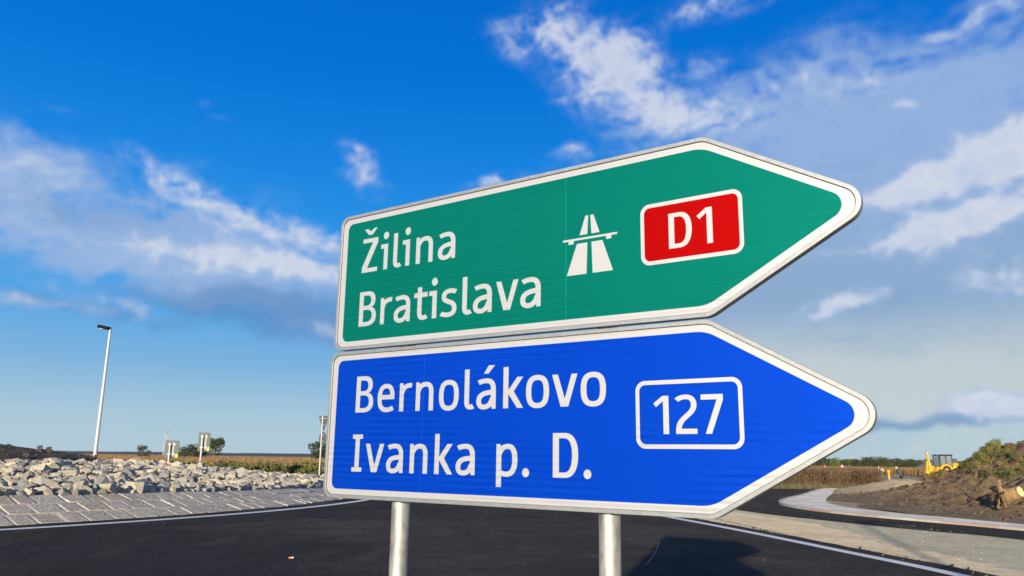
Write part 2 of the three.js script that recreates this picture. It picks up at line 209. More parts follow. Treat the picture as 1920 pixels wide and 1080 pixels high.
// ---------------------------------------------------------------- roundabout island: earth, mortar bed, granite apron
const RF = 30.0, RT = 28.15;
const apronRise = (f) => lerp(.30, .60, smooth(-14, 38, f / DEG));
function islandHeight(R, f) {
  const rise = apronRise(f);
  if (R > RT) return rise * (RF - R) / (RF - RT);
  const plateau = lerp(1.08, 1.25, smooth(-14, 38, f / DEG));
  let h = lerp(rise, plateau, smooth(0, 1, (RT - R) / 10.5) * .6 + .4 * Math.min(1, (RT - R) / 10.5));
  if (R < 16.6) h = Math.max(h, 1.40 + (16.4 - Math.max(R, 5)) * .13);
  return h;
}
{
  const isl = new THREE.Group(); isl.name = numbered('roundabout_island'); isl.position.set(CX, 0, -CD); scene.add(isl);
  tag(isl, 'raised round island with granite apron, rock belt and dark soil top', 'roundabout island', null, 'structure');
  const polar = (r0, r1, nr, nf, f0, f1, hf) => { const p = [], uv = [], ix = []; for (let i = 0; i <= nr; i++) for (let j = 0; j <= nf; j++) { const R = lerp(r0, r1, i / nr), f = lerp(f0, f1, j / nf), x = R * Math.cos(f), z = R * Math.sin(f); p.push(x, hf(R, f, x, z), z); uv.push(x, z); if (i && j) { const a = i * (nf + 1) + j; ix.push(a, a - nf - 1, a - 1, a - 1, a - nf - 1, a - nf - 2); } } const g = new THREE.BufferGeometry(); g.setAttribute('position', new THREE.Float32BufferAttribute(p, 3)); g.setAttribute('uv', new THREE.Float32BufferAttribute(uv, 2)); g.setIndex(ix); g.computeVertexNormals(); return g; };
  mesh('mortar_bed', polar(RT - .2, RF, 6, 360, -Math.PI, Math.PI, (R, f) => islandHeight(Math.max(R, RT), f) + .006), mortarMat, isl);
  mesh('gravel_bed', polar(15.5, RT - .1, 40, 420, -Math.PI, Math.PI, (R, f, x, z) => islandHeight(R, f) - .1 + .05 * n3(x, z, 3)), std([.30, .28, .235], 1), isl);
  mesh('soil_dome', polar(.3, 16.9, 110, 420, -Math.PI, Math.PI, (R, f, x, z) => islandHeight(R, f) + .10 * fbm(x * .5, z * .5, 6, 3) + .09 * fbm(x * 2.2, z * 2.2, 8, 3) * smooth(16.9, 16, R) - .25 * smooth(16.3, 16.9, R)), darkSoilMat, isl);
  // granite setts in three courses, each a stone of its own
  const R = rng(515), slope = Math.hypot(RF - RT, .6) / (RF - RT), rows = 3, dR = (RF - RT) / rows;
  const variants = [0, 1, 2, 3, 4, 5].map((k) => { const g = new RoundedBoxGeometry(1, .16, 1, 2, .03), p = g.attributes.position; for (let i = 0; i < p.count; i++) { const x = p.getX(i), y = p.getY(i), z = p.getZ(i); p.setXYZ(i, x + .018 * n3(z * 2.2, k * 9, x > 0 ? 5 : 8), y + (y > 0 ? .014 * n3(x * 3, z * 3, k * 7) : 0), z + .02 * n3(x * 2.2, k * 5, z > 0 ? 3 : 2)); } const uv = g.attributes.uv; for (let i = 0; i < uv.count; i++) uv.setXY(i, p.getX(i) + k * .37, p.getZ(i) + k * .61); g.computeVertexNormals(); return g; });
  for (let r = 0; r < rows; r++) {
    const Rm = RF - dR * (r + .5); let f = -36 * DEG + R() * .01;
    while (f < 62 * DEG) {
      const len = (.44 + .36 * R()), df = len / Rm, fm = f + df / 2, wJ = .06 + .035 * R();
      const m = mesh('granite_stone', variants[(R() * 6) | 0], granite[(R() * 3) | 0], isl);
      m.position.set(Rm * Math.cos(fm), islandHeight(Rm, fm) - .06 + .02 * (R() - .5), Rm * Math.sin(fm));
      m.rotation.order = 'YXZ'; m.rotation.y = -fm; m.rotation.z = -Math.atan2(apronRise(fm), RF - RT) + (R() - .5) * .03; m.rotation.x = (R() - .5) * .03;
      m.scale.set(dR * Math.hypot(1, apronRise(fm) / (RF - RT)) - .03 - .02 * R(), 1, len - wJ);
      f += df;
    }
  }
}
// limestone boulders: the ones that show largest are things, the rest one mass
const islandPoint = (R, f) => [CX + R * Math.cos(f), islandHeight(R, f), CD - R * Math.sin(f)];
{
  const R = rng(2024);
  const shapes = []; for (let k = 0; k < 10; k++) { const pts = []; const n = 11 + (R() * 6 | 0); for (let i = 0; i < n; i++) { const v = new THREE.Vector3(R() - .5, R() - .5, R() - .5).normalize(); v.multiplyScalar(.42 + .2 * R()); v.y *= .62; v.z *= .8; pts.push(v); } const g = new ConvexGeometry(pts); const p = g.attributes.position, uv = []; for (let i = 0; i < p.count; i++) uv.push(p.getX(i) + p.getZ(i) * .6, p.getY(i) + p.getZ(i) * .5); g.setAttribute('uv', new THREE.Float32BufferAttribute(uv, 2)); shapes.push(g); }
  const all = [];
  const put = (R1, f, size, lift) => { const [x, y, d] = islandPoint(R1, f); all.push({ x, y: y + lift, d, size, k: (R() * 10) | 0, m: R() < .68 ? (R() * 3) | 0 : 3 + ((R() * 2) | 0), rot: [(R() - .5) * 1.1, R() * 6.3, (R() - .5) * 1.1], s: [.8 + .5 * R(), .75 + .5 * R(), .8 + .5 * R()] }); };
  const cell = new Map(), key = (x, d) => `${Math.floor(x / .5)},${Math.floor(d / .5)}`;
  let tries = 0;
  while (tries++ < 15000) {                                            // boulders, kept apart
    const f = lerp(-40, 62, R()) * DEG, R1 = Math.sqrt(lerp(17.0 ** 2, 28.0 ** 2, R())), size = .26 + .58 * Math.pow(R(), 2.0), [x, , d] = islandPoint(R1, f);
    let ok = true; for (let a = -1; a <= 1 && ok; a++) for (let b = -1; b <= 1 && ok; b++) for (const q of cell.get(`${Math.floor(x / .5) + a},${Math.floor(d / .5) + b}`) ?? []) if (Math.hypot(q.x - x, q.d - d) < .40 * (q.s + size)) { ok = false; break; }
    if (!ok || R1 + size * .45 > 28.35) continue;
    const kk = key(x, d); (cell.get(kk) ?? cell.set(kk, []).get(kk)).push({ x, d, s: size }); put(R1, f, size, .05 + .10 * R());
  }
  const big = all.length;
  for (let i = 0; i < 5200; i++) { const f = lerp(-40, 62, R()) * DEG, R1 = Math.sqrt(lerp(16.6 ** 2, 28.15 ** 2, R())); put(R1, f, .16 + .24 * R(), -.02 + .06 * R()); }
  for (let i = 0; i < 420; i++) { const f = lerp(-36, 60, R()) * DEG; put(27.75 + .4 * R(), f, .22 + .26 * R(), .03); }
  const cam = (q) => { const az = Math.atan2(q.x, q.d) / DEG; return (az > -33.5 && az < -11.5) ? q.size / Math.hypot(q.x, q.d) : 0; };
  const order = all.map((q, i) => [cam(q), i]).sort((a, b) => b[0] - a[0]), single = new Set(order.slice(0, 300).map((o) => o[1]));
  const names = ['large pale', 'pale cream', 'grey']; const rest = []; const M = new THREE.Matrix4(), Q = new THREE.Quaternion(), Eu = new THREE.Euler();
  all.forEach((q, i) => {
    if (single.has(i)) {
      const m = mesh('limestone_rock', shapes[q.k], rockMats[q.m], scene); m.position.set(q.x, q.y, -q.d); m.rotation.set(...q.rot); m.scale.set(q.s[0] * q.size, q.s[1] * q.size, q.s[2] * q.size);
      const tone = q.m >= 3 ? 'grey' : 'pale cream', sz = q.size > .52 ? 'large' : 'fist-edged';
      tag(m, q.size > .52 ? `large ${tone} angular limestone block lying in the island's rock belt` : `smaller ${tone} angular limestone rock lying in the island's rock belt`, 'rock', 'limestone rocks on the roundabout island');
    } else {
      const g = shapes[q.k].clone(); M.compose(new THREE.Vector3(q.x, q.y, -q.d), Q.setFromEuler(Eu.set(...q.rot)), new THREE.Vector3(q.s[0] * q.size, q.s[1] * q.size, q.s[2] * q.size)); g.applyMatrix4(M); rest.push(g);
    }
  });
  tag(mesh('limestone_rubble', mergeGeometries(rest), rockMats[0], scene), 'mass of pale broken limestone filling between the larger rocks', 'rubble', null, 'stuff');
}

// ---------------------------------------------------------------- soil heaps on the right
const cone = (x, d, cx, cd, h, sl, ky = 1) => Math.max(0, h - sl * Math.hypot(x - cx, (d - cd) * ky));
function heapHeight(x, d) {
  let h = 0;
  for (const [cx, cd, a, s] of [[29.2, 45, .6, 4.4], [25.6, 39, 1.75, 5], [22.6, 30, 1.65, 4.4], [25, 23, 1.9, 5], [31, 36, 1.5, 6]]) h = Math.max(h, a * Math.exp(-(((x - cx) / s) ** 2 + ((d - cd) / s) ** 2)) * 1.0) + .12 * a * Math.exp(-(((x - cx) / s) ** 2 + ((d - cd) / s) ** 2));
  const big = Math.min(cone(x, d, 45, 57, 6.5, .42, 1.1), 4.4);
  h = Math.max(h, big) ;
  const m = smooth(.03, .4, h);
  return h + m * (.16 * fbm(x * .55, d * .55, 1, 3) + .38 * fbm(x * 1.6, d * 1.6, 5, 5, .62) + .1 * Math.abs(n3(x * 3.1, d * 3.1, 2))) - .06 * (1 - smooth(0, .06, h));
}
function heightMesh(x0, x1, d0, d1, step, hf) { const nx = Math.round((x1 - x0) / step), nd = Math.round((d1 - d0) / step), p = [], uv = [], ix = []; for (let j = 0; j <= nd; j++) for (let i = 0; i <= nx; i++) { const x = lerp(x0, x1, i / nx), d = lerp(d0, d1, j / nd); p.push(x, hf(x, d), -d); uv.push(x, d); if (i && j) { const a = j * (nx + 1) + i; ix.push(a, a - 1, a - nx - 1, a - 1, a - nx - 2, a - nx - 1); } } const g = new THREE.BufferGeometry(); g.setAttribute('position', new THREE.Float32BufferAttribute(p, 3)); g.setAttribute('uv', new THREE.Float32BufferAttribute(uv, 2)); g.setIndex(ix); g.computeVertexNormals(); return g; }
struct('soil_mound', heightMesh(14, 62, 12, 80, .17, heapHeight), soilMat, 'long heap of dug brown soil rising to the overgrown mound', 'soil heap');
const pileMat = new THREE.MeshStandardMaterial({ map: tex(512, speckle([.192, .140, .092], [.232, .172, .116], [.152, .112, .076], 281, .2), 6), bumpMap: grit, bumpScale: .06, roughness: 1 });
struct('earth_pile', heightMesh(66, 98, 136, 166, .5, (x, d) => { const h = Math.min(cone(x, d, 80.5, 151, 3.3, .42), 2.9); return h + .12 * fbm(x * .6, d * .6, 4, 3) * smooth(0, .5, h) - .05; }), pileMat, 'smooth brown earth pile behind the yellow digger', 'soil heap');
struct('earth_pile', heightMesh(20, 32, 47, 61, .16, (x, d) => { const h = .72 * Math.exp(-(((x - 26) / 2.6) ** 2 + ((d - 54) / 2.2) ** 2)); return h + (.09 * fbm(x, d, 4, 3) + .04 * n3(x * 4, d * 4, 3)) * smooth(.02, .3, h) - .05 * (1 - smooth(0, .06, h)); }), dirtMat, 'small light brown earth pile beside the dry weeds', 'soil heap');
// clods along the foot of the heap, and asphalt crumbs on the sand edge
const crumbGeo = (() => { const R = rng(3), pts = []; for (let i = 0; i < 9; i++) pts.push(new THREE.Vector3(R() - .5, (R() - .5) * .7, R() - .5).normalize().multiplyScalar(.4 + .25 * R())); return new ConvexGeometry(pts); })();
function scatter(name, geo, mat, list, label, category) { const m = shade(new THREE.InstancedMesh(geo, mat, list.length)), M = new THREE.Matrix4(), Q = new THREE.Quaternion(), E = new THREE.Euler(), V = new THREE.Vector3(), S = new THREE.Vector3(), col = new THREE.Color(); m.name = numbered(name); list.forEach((q, i) => { M.compose(V.set(q.x, q.y, -q.d), Q.setFromEuler(E.set(q.rx ?? 0, q.ry ?? 0, q.rz ?? 0)), S.set(q.s * (q.w ?? 1), q.s * (q.h ?? 1), q.s * (q.w ?? 1))); m.setMatrixAt(i, M); if (q.c) m.setColorAt(i, col.setRGB(...q.c)); }); scene.add(m); return tag(m, label, category, null, 'stuff'); }
{
  const R = rng(61), l = [];
  for (let i = 0; i < 4200; i++) { const x = lerp(15, 34, R()), d = lerp(20, 54, R()), h = heapHeight(x, d); if (h < .02 || h > 1.9) { continue; } l.push({ x, y: h + .01, d, s: .04 + .2 * R() ** 4, rx: R() * 3, ry: R() * 6, rz: R() * 3 }); }
  for (let i = 0; i < 500; i++) { const t = R(), x = lerp(24, 15, t) + R() * 2.5 - 1, d = lerp(50, 24, t) + R() * 2 - 1; l.push({ x, y: Math.max(0, heapHeight(x, d)), d, s: .03 + .1 * R() ** 3, rx: R() * 3, ry: R() * 6, rz: R() * 3 }); }
  scatter('soil_clods', crumbGeo, std([.085, .06, .04], 1), l, 'loose clods of brown earth on the dug heap', 'soil clods');
  const a = []; for (let i = 0; i < 240; i++) { const [x, d] = edgeR[Math.min(236, 90 + (R() * 110 | 0) + (R() * 5 | 0))]; if (n3(x * .5, d * .9, 7) < -.1) continue; a.push({ x: x - .05 + .22 * R() * R(), y: .01, d: d + R() * .3, s: .012 + .1 * R() ** 5, rx: R() * 3, ry: R() * 6, rz: R() * 3 }); }
  scatter('asphalt_crumbs', crumbGeo, std([.025, .024, .024], .9), a, 'black asphalt crumbs along the ragged road edge', 'asphalt crumbs');
  const g = []; for (let i = 0; i < 1500; i++) { const d = lerp(10, 36, R()), x = lerp(6.9, 12, R()); g.push({ x, y: .0, d, s: .012 + .04 * R() ** 5, rx: R() * 3, ry: R() * 6, rz: R() * 3, c: mul3([.34, .30, .22], .4 + .6 * R()) }); }
  scatter('loose_stones', crumbGeo, std([1, 1, 1], 1), g, 'scattered pebbles on sand and gravel verge', 'pebbles');
  const s = []; for (let i = 0; i < 900; i++) { const f = R() * 6.3, r = 5 + 11.3 * Math.sqrt(R()); s.push({ x: CX + r * Math.cos(f), y: islandHeight(r, f > Math.PI ? f - 2 * Math.PI : f) + .02, d: CD - r * Math.sin(f), s: .08 + .3 * R() ** 3, rx: R() * 3, ry: R() * 6, rz: R() * 3 }); }
  scatter('dark_clods', crumbGeo, std([.05, .036, .027], 1), s, 'dark lumps of soil on top of the roundabout island', 'soil clods');
}

// ---------------------------------------------------------------- direction signs
const YAW = 0.6146, SX = -0.76858, SY = EYE + 1.04341, SD = 3.42895;      // upper left corner of the green sign's front
const SIGN_H = .6;
function offsetPoly(v, o) { const n = v.length, L = v.map((a, i) => { const b = v[(i + 1) % n], dx = b[0] - a[0], dy = b[1] - a[1], l = Math.hypot(dx, dy), nx = -dy / l, ny = dx / l; return { p: [a[0] + nx * o, a[1] + ny * o], d: [dx, dy] }; }); return v.map((_, i) => { const A = L[(i + n - 1) % n], B = L[i], det = A.d[0] * B.d[1] - A.d[1] * B.d[0], t = ((B.p[0] - A.p[0]) * B.d[1] - (B.p[1] - A.p[1]) * B.d[0]) / det; return [A.p[0] + A.d[0] * t, A.p[1] + A.d[1] * t]; }); }
function roundPoly(v, rad) { const n = v.length, out = []; for (let i = 0; i < n; i++) { const p = v[i], a = v[(i + n - 1) % n], b = v[(i + 1) % n], r = rad[i]; let ux = a[0] - p[0], uy = a[1] - p[1], vx = b[0] - p[0], vy = b[1] - p[1]; const ul = Math.hypot(ux, uy), vl = Math.hypot(vx, vy); ux /= ul; uy /= ul; vx /= vl; vy /= vl; const half = Math.acos(ux * vx + uy * vy) / 2, t = r / Math.tan(half), c = r / Math.sin(half), bx0 = ux + vx, by0 = uy + vy, bl = Math.hypot(bx0, by0), cx = p[0] + bx0 / bl * c, cy = p[1] + by0 / bl * c; let a0 = Math.atan2(p[1] + uy * t - cy, p[0] + ux * t - cx), a1 = Math.atan2(p[1] + vy * t - cy, p[0] + vx * t - cx); while (a1 < a0) a1 += 2 * Math.PI; if (a1 - a0 > Math.PI) a0 += 2 * Math.PI; const k = 14; for (let j = 0; j <= k; j++) { const q = lerp(a0, a1, j / k); out.push(new THREE.Vector2(cx + r * Math.cos(q), cy + r * Math.sin(q))); } } return out; }

// lettering: outlines and strokes in millimetres, y up from the baseline
const GL = {
  Z: { w: 92, fill: [[[1, 150], [91, 150], [91, 128], [31, 18.5], [92, 18.5], [92, 0], [0, 0], [0, 23], [60, 131.5], [1, 131.5]]] },
  i: { w: 41, fill: [[[0, 112], [41, 112], [41, 0], [18, 0], [18, 93], [0, 93]]], dot: [28, 149, 15.5, 16.5] },
  l: { w: 44, st: ['M11.5,150L11.5,30C11.5,12 18,8.5 28,8.5C34,8.5 38,9.5 43,12'] },
  n: { w: 91, fill: [[[0, 112], [17, 112], [23, 90], [23, 0], [0, 0]]], st: ['M14,78C20,96 34,103 52,103C72,103 79.5,91 79.5,72L79.5,0'] },
  a: { w: 90, st: ['M9.5,97C22,102 34,103.5 46,103.5C68,103.5 78.5,93 78.5,70L78.5,18', 'M76,60.5C36,60.5 11.5,52 11.5,29C11.5,13 22,7 36,7C56,7 70,20 75,40'], fill: [[[71, 24], [90, 24], [90, 0], [71, 0]]] },
  B: { w: 101, out: 'M0,150L45,150C76,150 94,138 94,112C94,95 86,85 72,80C90,76 101,62 101,41C101,13 78,0 45,0L0,0ZM25,132L25,88L42,88C60,88 69,95 69,110C69,125 60,132 42,132ZM25,70L25,18L45,18C65,18 76,27 76,44C76,62 65,70 45,70Z' },
  r: { w: 66, fill: [[[0, 112], [18, 112], [23, 86], [23, 0], [0, 0]]], st: ['M13,70C17,92 34,104.5 65,101.5'] },
  t: { w: 73, st: ['M31.5,135L31.5,34C31.5,14 38,8 50,8C58,8 64,9.5 71,13'], fill: [[[3, 112], [73, 112], [73, 93], [0, 93]]] },
  s: { w: 83, st: ['M78,97C68,102 60,103.5 50,103.5C28,103.5 17,95 17,82C17,53 71,67 71,32C71,14 56,8 38,8C24,8 14,10 3,15.5'] },
  v: { w: 103, fill: [[[0, 112], [24, 112], [52, 28], [79, 112], [103, 112], [66, 0], [35, 0]]] },
  e: { w: 94, st: ['M12,59L82,59C82,90 71,104 48,104C22,104 11.5,84 11.5,56C11.5,21 25,8 52,8C66,8 76,10 88,15.5'] },
  o: { w: 98, st: ['M49,105.5C20,105.5 11.5,88 11.5,56C11.5,24 20,6.5 49,6.5C78,6.5 86.5,24 86.5,56C86.5,88 78,105.5 49,105.5Z'] },
  k: { w: 89, fill: [[[0, 150], [23, 150], [23, 0], [0, 0]], [[62, 112], [88, 112], [47, 60], [89, 0], [62, 0], [22, 53], [22, 64]]] },
  I: { w: 58, fill: [[[0, 150], [58, 150], [58, 132], [41.5, 132], [41.5, 18], [58, 18], [58, 0], [0, 0], [0, 18], [16.5, 18], [16.5, 132], [0, 132]]] },
  p: { w: 93, fill: [[[0, 112], [18, 112], [23, 90], [23, -38], [0, -38]]], st: ['M14,78C20,96 34,104 51,104C74,104 81.5,86 81.5,57C81.5,24 69,7 44,7C32,7 24,9 16,14'] },
  '.': { w: 30, dot: [15, 14, 15, 15.5] },
  D: { w: 101, out: 'M0,150L48,150C84,150 101,122 101,77C101,30 84,0 48,0L0,0ZM25,18L45,18C67,18 76.5,40 76.5,77C76.5,112 67,132 45,132L25,132Z' },
  1: { w: 66, fill: [[[0, 121], [12, 106], [42, 129], [42, 0], [66, 0], [66, 150], [40, 150]]] },
  2: { w: 88, st: ['M4.5,131C16,140 28,143 42,143C65,143 76,131 76,112C76,72 12.5,66 12.5,18L12.5,6'], fill: [[[0, 20], [88, 20], [88, 0], [0, 0]]] },
  7: { w: 89, fill: [[[0, 150], [89, 150], [89, 128], [41, 0], [16, 0], [64, 130], [0, 130]]] },
};
function svgPath(ctx, str, sy) { const tk = str.match(/[MLCZ]|-?[\d.]+/g); let i = 0; const num = () => Number(tk[i++]); ctx.beginPath(); while (i < tk.length) { const c = tk[i++]; if (c === 'M') ctx.moveTo(num(), num() * sy); else if (c === 'L') ctx.lineTo(num(), num() * sy); else if (c === 'C') ctx.bezierCurveTo(num(), num() * sy, num(), num() * sy, num(), num() * sy); else ctx.closePath(); } }
function glyph(ctx, ch, x, base, k = 1) {                               // x, base in millimetres on the sign, y down
  const G = GL[ch]; ctx.save(); ctx.translate(x, base); ctx.scale(k, -k);
  for (const f of G.fill ?? []) { ctx.beginPath(); f.forEach(([a, b], i) => (i ? ctx.lineTo(a, b) : ctx.moveTo(a, b))); ctx.closePath(); ctx.fill(); }
  if (G.out) { svgPath(ctx, G.out, 1); ctx.fill('evenodd'); }
  if (G.dot) { ctx.beginPath(); ctx.ellipse(G.dot[0], G.dot[1], G.dot[2], G.dot[3], 0, 0, 7); ctx.fill(); }
  if (G.st) { ctx.scale(1, .8); ctx.lineWidth = 23; ctx.lineCap = 'butt'; ctx.lineJoin = 'miter'; for (const q of G.st) { svgPath(ctx, q, 1.25); ctx.stroke(); } }
  ctx.restore();
}
const polyFill = (ctx, pts) => { ctx.beginPath(); pts.forEach(([a, b], i) => (i ? ctx.lineTo(a, b) : ctx.moveTo(a, b))); ctx.closePath(); ctx.fill(); };
const FW = 2.2, FH = .61, PX = 2048 / (FW * 1000);                       // canvas scale: pixels per millimetre
function filmTexture(w, h, pxmm, draw) {
  const c = document.createElement('canvas'); c.width = Math.round(w * pxmm); c.height = Math.round(h * pxmm); const ctx = c.getContext('2d'); ctx.scale(pxmm, pxmm); draw(ctx);
  // prism lattice of the reflective sheeting
  ctx.lineWidth = .9; ctx.strokeStyle = 'rgba(40,40,36,.07)'; ctx.beginPath(); for (let q = -h; q < w + h; q += 6.4) { ctx.moveTo(q, 0); ctx.lineTo(q + h * .62, h); ctx.moveTo(q, 0); ctx.lineTo(q - h * .62, h); } ctx.stroke();
  const t = new THREE.CanvasTexture(c); t.colorSpace = THREE.SRGBColorSpace; t.anisotropy = 8; return t;
}
const filmBump = (() => { const S = 512, d = new Uint8Array(S * S * 4); for (let j = 0; j < S; j++) for (let i = 0; i < S; i++) { const v = j / S, u = i / S, band = .5 + .5 * Math.sin(v * Math.PI * 2 * 24), n = T1(u, v, 6, 4), fade = smooth(.42, .62, T2(u, v * .6, 5, 3)), q = .5 + (band - .5) * .55 * fade + (n - .5) * .5; const o = (j * S + i) * 4; d[o] = d[o + 1] = d[o + 2] = Math.max(0, Math.min(255, q * 255)); d[o + 3] = 255; } const t = new THREE.DataTexture(d, S, S); t.magFilter = THREE.LinearFilter; t.wrapS = t.wrapT = THREE.RepeatWrapping; t.needsUpdate = true; return t; })();
const plateBump = filmBump.clone(); plateBump.repeat.set(.16, .34); plateBump.offset.set(.3, .4); plateBump.needsUpdate = true;
const film = (map, bumpMap = filmBump) => new THREE.MeshPhysicalMaterial({ map, roughness: .52, metalness: .5, specularIntensity: .12, bumpMap, bumpScale: .0026 });
const WHITE = '#b0b1b6', RED = '#960102';
const faceUV = (g, w, h) => { const p = g.attributes.position, uv = g.attributes.uv; for (let i = 0; i < p.count; i++) uv.setXY(i, p.getX(i) / w, p.getY(i) / h); return g; };
const ring = (outer, inner, depth, bevel = .0012) => { const s = new THREE.Shape(outer); s.holes.push(new THREE.Path(inner)); return new THREE.ExtrudeGeometry(s, { depth: depth - 2 * bevel, bevelEnabled: true, bevelSize: bevel, bevelOffset: -bevel, bevelThickness: bevel, bevelSegments: 2, curveSegments: 1 }).translate(0, 0, bevel); };
const POSTS = [.361, 1.298];
function directionSign(name, label, u0, v0, S, H, Tip, draw, extra) {
  // local frame: x along the sign, y up from its lower edge, z out of the face
  const c = Math.cos(YAW), s = Math.sin(YAW);
  const g = group(name, SX + u0 * c, SY - v0 - H, SD - u0 * s, -YAW); tag(g, label, 'direction sign');
  const v = [[0, 0], [S, 0], [Tip, H / 2], [S, H], [0, H]];
  const out = roundPoly(v, [.045, .07, .062, .07, .045]), lipIn = roundPoly(offsetPoly(v, .0135), [.036, .075, .05, .075, .036]), filmIn = roundPoly(offsetPoly(v, .0152), [.035, .075, .049, .075, .035]);
  const fr = mesh('frame', ring(out, lipIn, .032), alu, g); fr.position.z = -.032;
  const pl = mesh('back_plate', new THREE.ExtrudeGeometry(new THREE.Shape(roundPoly(offsetPoly(v, .008), [.038, .07, .05, .07, .038])), { depth: .002, bevelEnabled: false, curveSegments: 1 }), std([.16, .16, .165], .6, { metalness: .4 }), g); pl.position.z = -.0105;
  const face = mesh('face', faceUV(new THREE.ShapeGeometry(new THREE.Shape(filmIn)), FW, FH), film(filmTexture(FW * 1000, FH * 1000, PX, (ctx) => { ctx.translate(0, (FH - H) * 1000); draw(ctx, v, H * 1000); ctx.setTransform(PX, 0, 0, PX, 0, 0); })), g); face.position.z = -.006;
  for (const pu of POSTS) for (const q of [.14, H - .14]) { const cl = mesh('clamp', [bx(.16, .036, .014, pu - u0, q, -.04), bx(.022, .036, .075, pu - u0 - .052, q, -.075), bx(.022, .036, .075, pu - u0 + .052, q, -.075)], greyMetal, g); mesh('bolt', [cyl(.009, .009, .02, pu - u0 - .07, q, -.05, 8, Math.PI / 2), cyl(.009, .009, .02, pu - u0 + .07, q, -.05, 8, Math.PI / 2)], alu, cl); }
  for (const q of [.14, H - .14]) mesh('stiffener_rail', bx(S - .12, .04, .022, S / 2, q, -.0215), alu, g);
  extra(g);
  return g;
}
const innerFill = (ctx, v, H, color) => { const V = offsetPoly(v, .037).map(([a, b], i) => [i === 0 || i === 4 ? .044 : a, b]); const P = roundPoly(V, [.03, .13, .042, .13, .03]).map((q) => [q.x * 1000, H - q.y * 1000]); ctx.fillStyle = WHITE; ctx.fillRect(-50, -50, 2400, 800); ctx.fillStyle = color; polyFill(ctx, P); };
function routePlate(g, name, x0, x1, y0, y1, H, fill, drawText, holeOnly) {
  const w = x1 - x0, h = y1 - y0, V = [[0, 0], [w, 0], [w, h], [0, h]], P = roundPoly(V, Array(4).fill(.033));
  const t = filmTexture(w * 1000, h * 1000, 3, (ctx) => { ctx.fillStyle = WHITE; ctx.fillRect(0, 0, w * 1000, h * 1000); const I = roundPoly(offsetPoly(V, .0135), Array(4).fill(.021)).map((q) => [q.x * 1000, q.y * 1000]); ctx.fillStyle = fill; polyFill(ctx, I); ctx.fillStyle = ctx.strokeStyle = WHITE; drawText(ctx); ctx.setTransform(3, 0, 0, 3, 0, 0); });
  const m = mesh(name, faceUV(new THREE.ShapeGeometry(new THREE.Shape(P)), w, h), film(t, plateBump), g); m.position.set(x0, H - y1, -.0052); return m;
}
const GREEN = '#00665b', BLUE = '#0038ae';
directionSign('green_direction_sign', 'green arrow-shaped motorway direction sign with red route panel, mounted above a blue one', 0, 0, 1.7008, .6, 2.2277, (ctx, v, H) => {
  innerFill(ctx, v, H, GREEN);
  ctx.fillStyle = 'rgba(60,190,160,.55)'; ctx.fillRect(1170.4, 37, 1.3, 526); ctx.fillStyle = 'rgba(70,190,160,.16)'; for (let y = 60; y < 560; y += 25.4) ctx.fillRect(46, y, 1124, .9);
  ctx.fillStyle = ctx.strokeStyle = WHITE;
  [['Z', 139], ['i', 249], ['l', 322], ['i', 374], ['n', 450], ['a', 568]].forEach(([c, x]) => glyph(ctx, c, x, 269));
  polyFill(ctx, [[145, 74.5], [165, 74.5], [184, 87], [204, 74.5], [223, 74.5], [195, 103], [173, 103]]);
  [['B', 137], ['r', 263], ['a', 340], ['t', 449], ['i', 530], ['s', 591], ['l', 701], ['a', 754], ['v', 863], ['a', 974]].forEach(([c, x]) => glyph(ctx, c, x, 504));
  for (const P of [[[1251, 195], [1263, 195], [1259, 264], [1227, 264]], [[1271, 195], [1284, 195], [1308, 264], [1275, 264]], [[1158, 273.5], [1377, 273.5], [1377, 281.5], [1158, 281.5]], [[1181, 281], [1203, 281], [1203, 293], [1181, 293]], [[1333, 281], [1354, 281], [1354, 293], [1333, 293]], [[1216, 294], [1259, 294], [1255, 407], [1174, 407]], [[1275, 294], [1319, 294], [1359, 407], [1279, 407]]]) polyFill(ctx, P);
}, (g) => routePlate(g, 'route_number_panel', 1.4655, 1.8175, .197, .4085, .6, RED, (ctx) => { glyph(ctx, 'D', 101.5, 165, .8); glyph(ctx, '1', 199.5, 165, .8); }));
directionSign('blue_direction_sign', 'blue arrow-shaped direction sign with framed route number, mounted below a green one', -.0129, .6075, 1.7047, .6042, 2.2316, (ctx, v, H) => {
  innerFill(ctx, v, H, BLUE); ctx.save(); ctx.translate(12.9, -607.5);
  ctx.fillStyle = 'rgba(60,140,255,.5)'; ctx.fillRect(518.5, 645, 1.2, 528); ctx.fillStyle = 'rgba(70,150,255,.2)'; for (let y = 662; y < 1170; y += 25.4) ctx.fillRect(34, y, 800 + 400 * Math.sin(y), .9);
  ctx.fillStyle = ctx.strokeStyle = WHITE;
  [['B', 147], ['e', 272], ['r', 393], ['n', 480], ['o', 599], ['l', 724], ['a', 781], ['k', 904], ['o', 1004], ['v', 1114], ['o', 1229]].forEach(([c, x]) => glyph(ctx, c, x, 866));
  polyFill(ctx, [[814, 736], [836, 706], [866, 706], [836, 736]]);
  [['I', 142], ['v', 219], ['a', 336], ['n', 461], ['k', 587], ['a', 691], ['p', 878], ['.', 991], ['D', 1118], ['.', 1239]].forEach(([c, x]) => glyph(ctx, c, x, 1105));
  ctx.restore();
}, (g) => routePlate(g, 'route_number_panel', 1.4485, 1.803, .1835, .399, .6042, BLUE, (ctx) => { glyph(ctx, '1', 62, 170, .8); glyph(ctx, '2', 138, 170, .8); glyph(ctx, '7', 222, 170, .8); }));
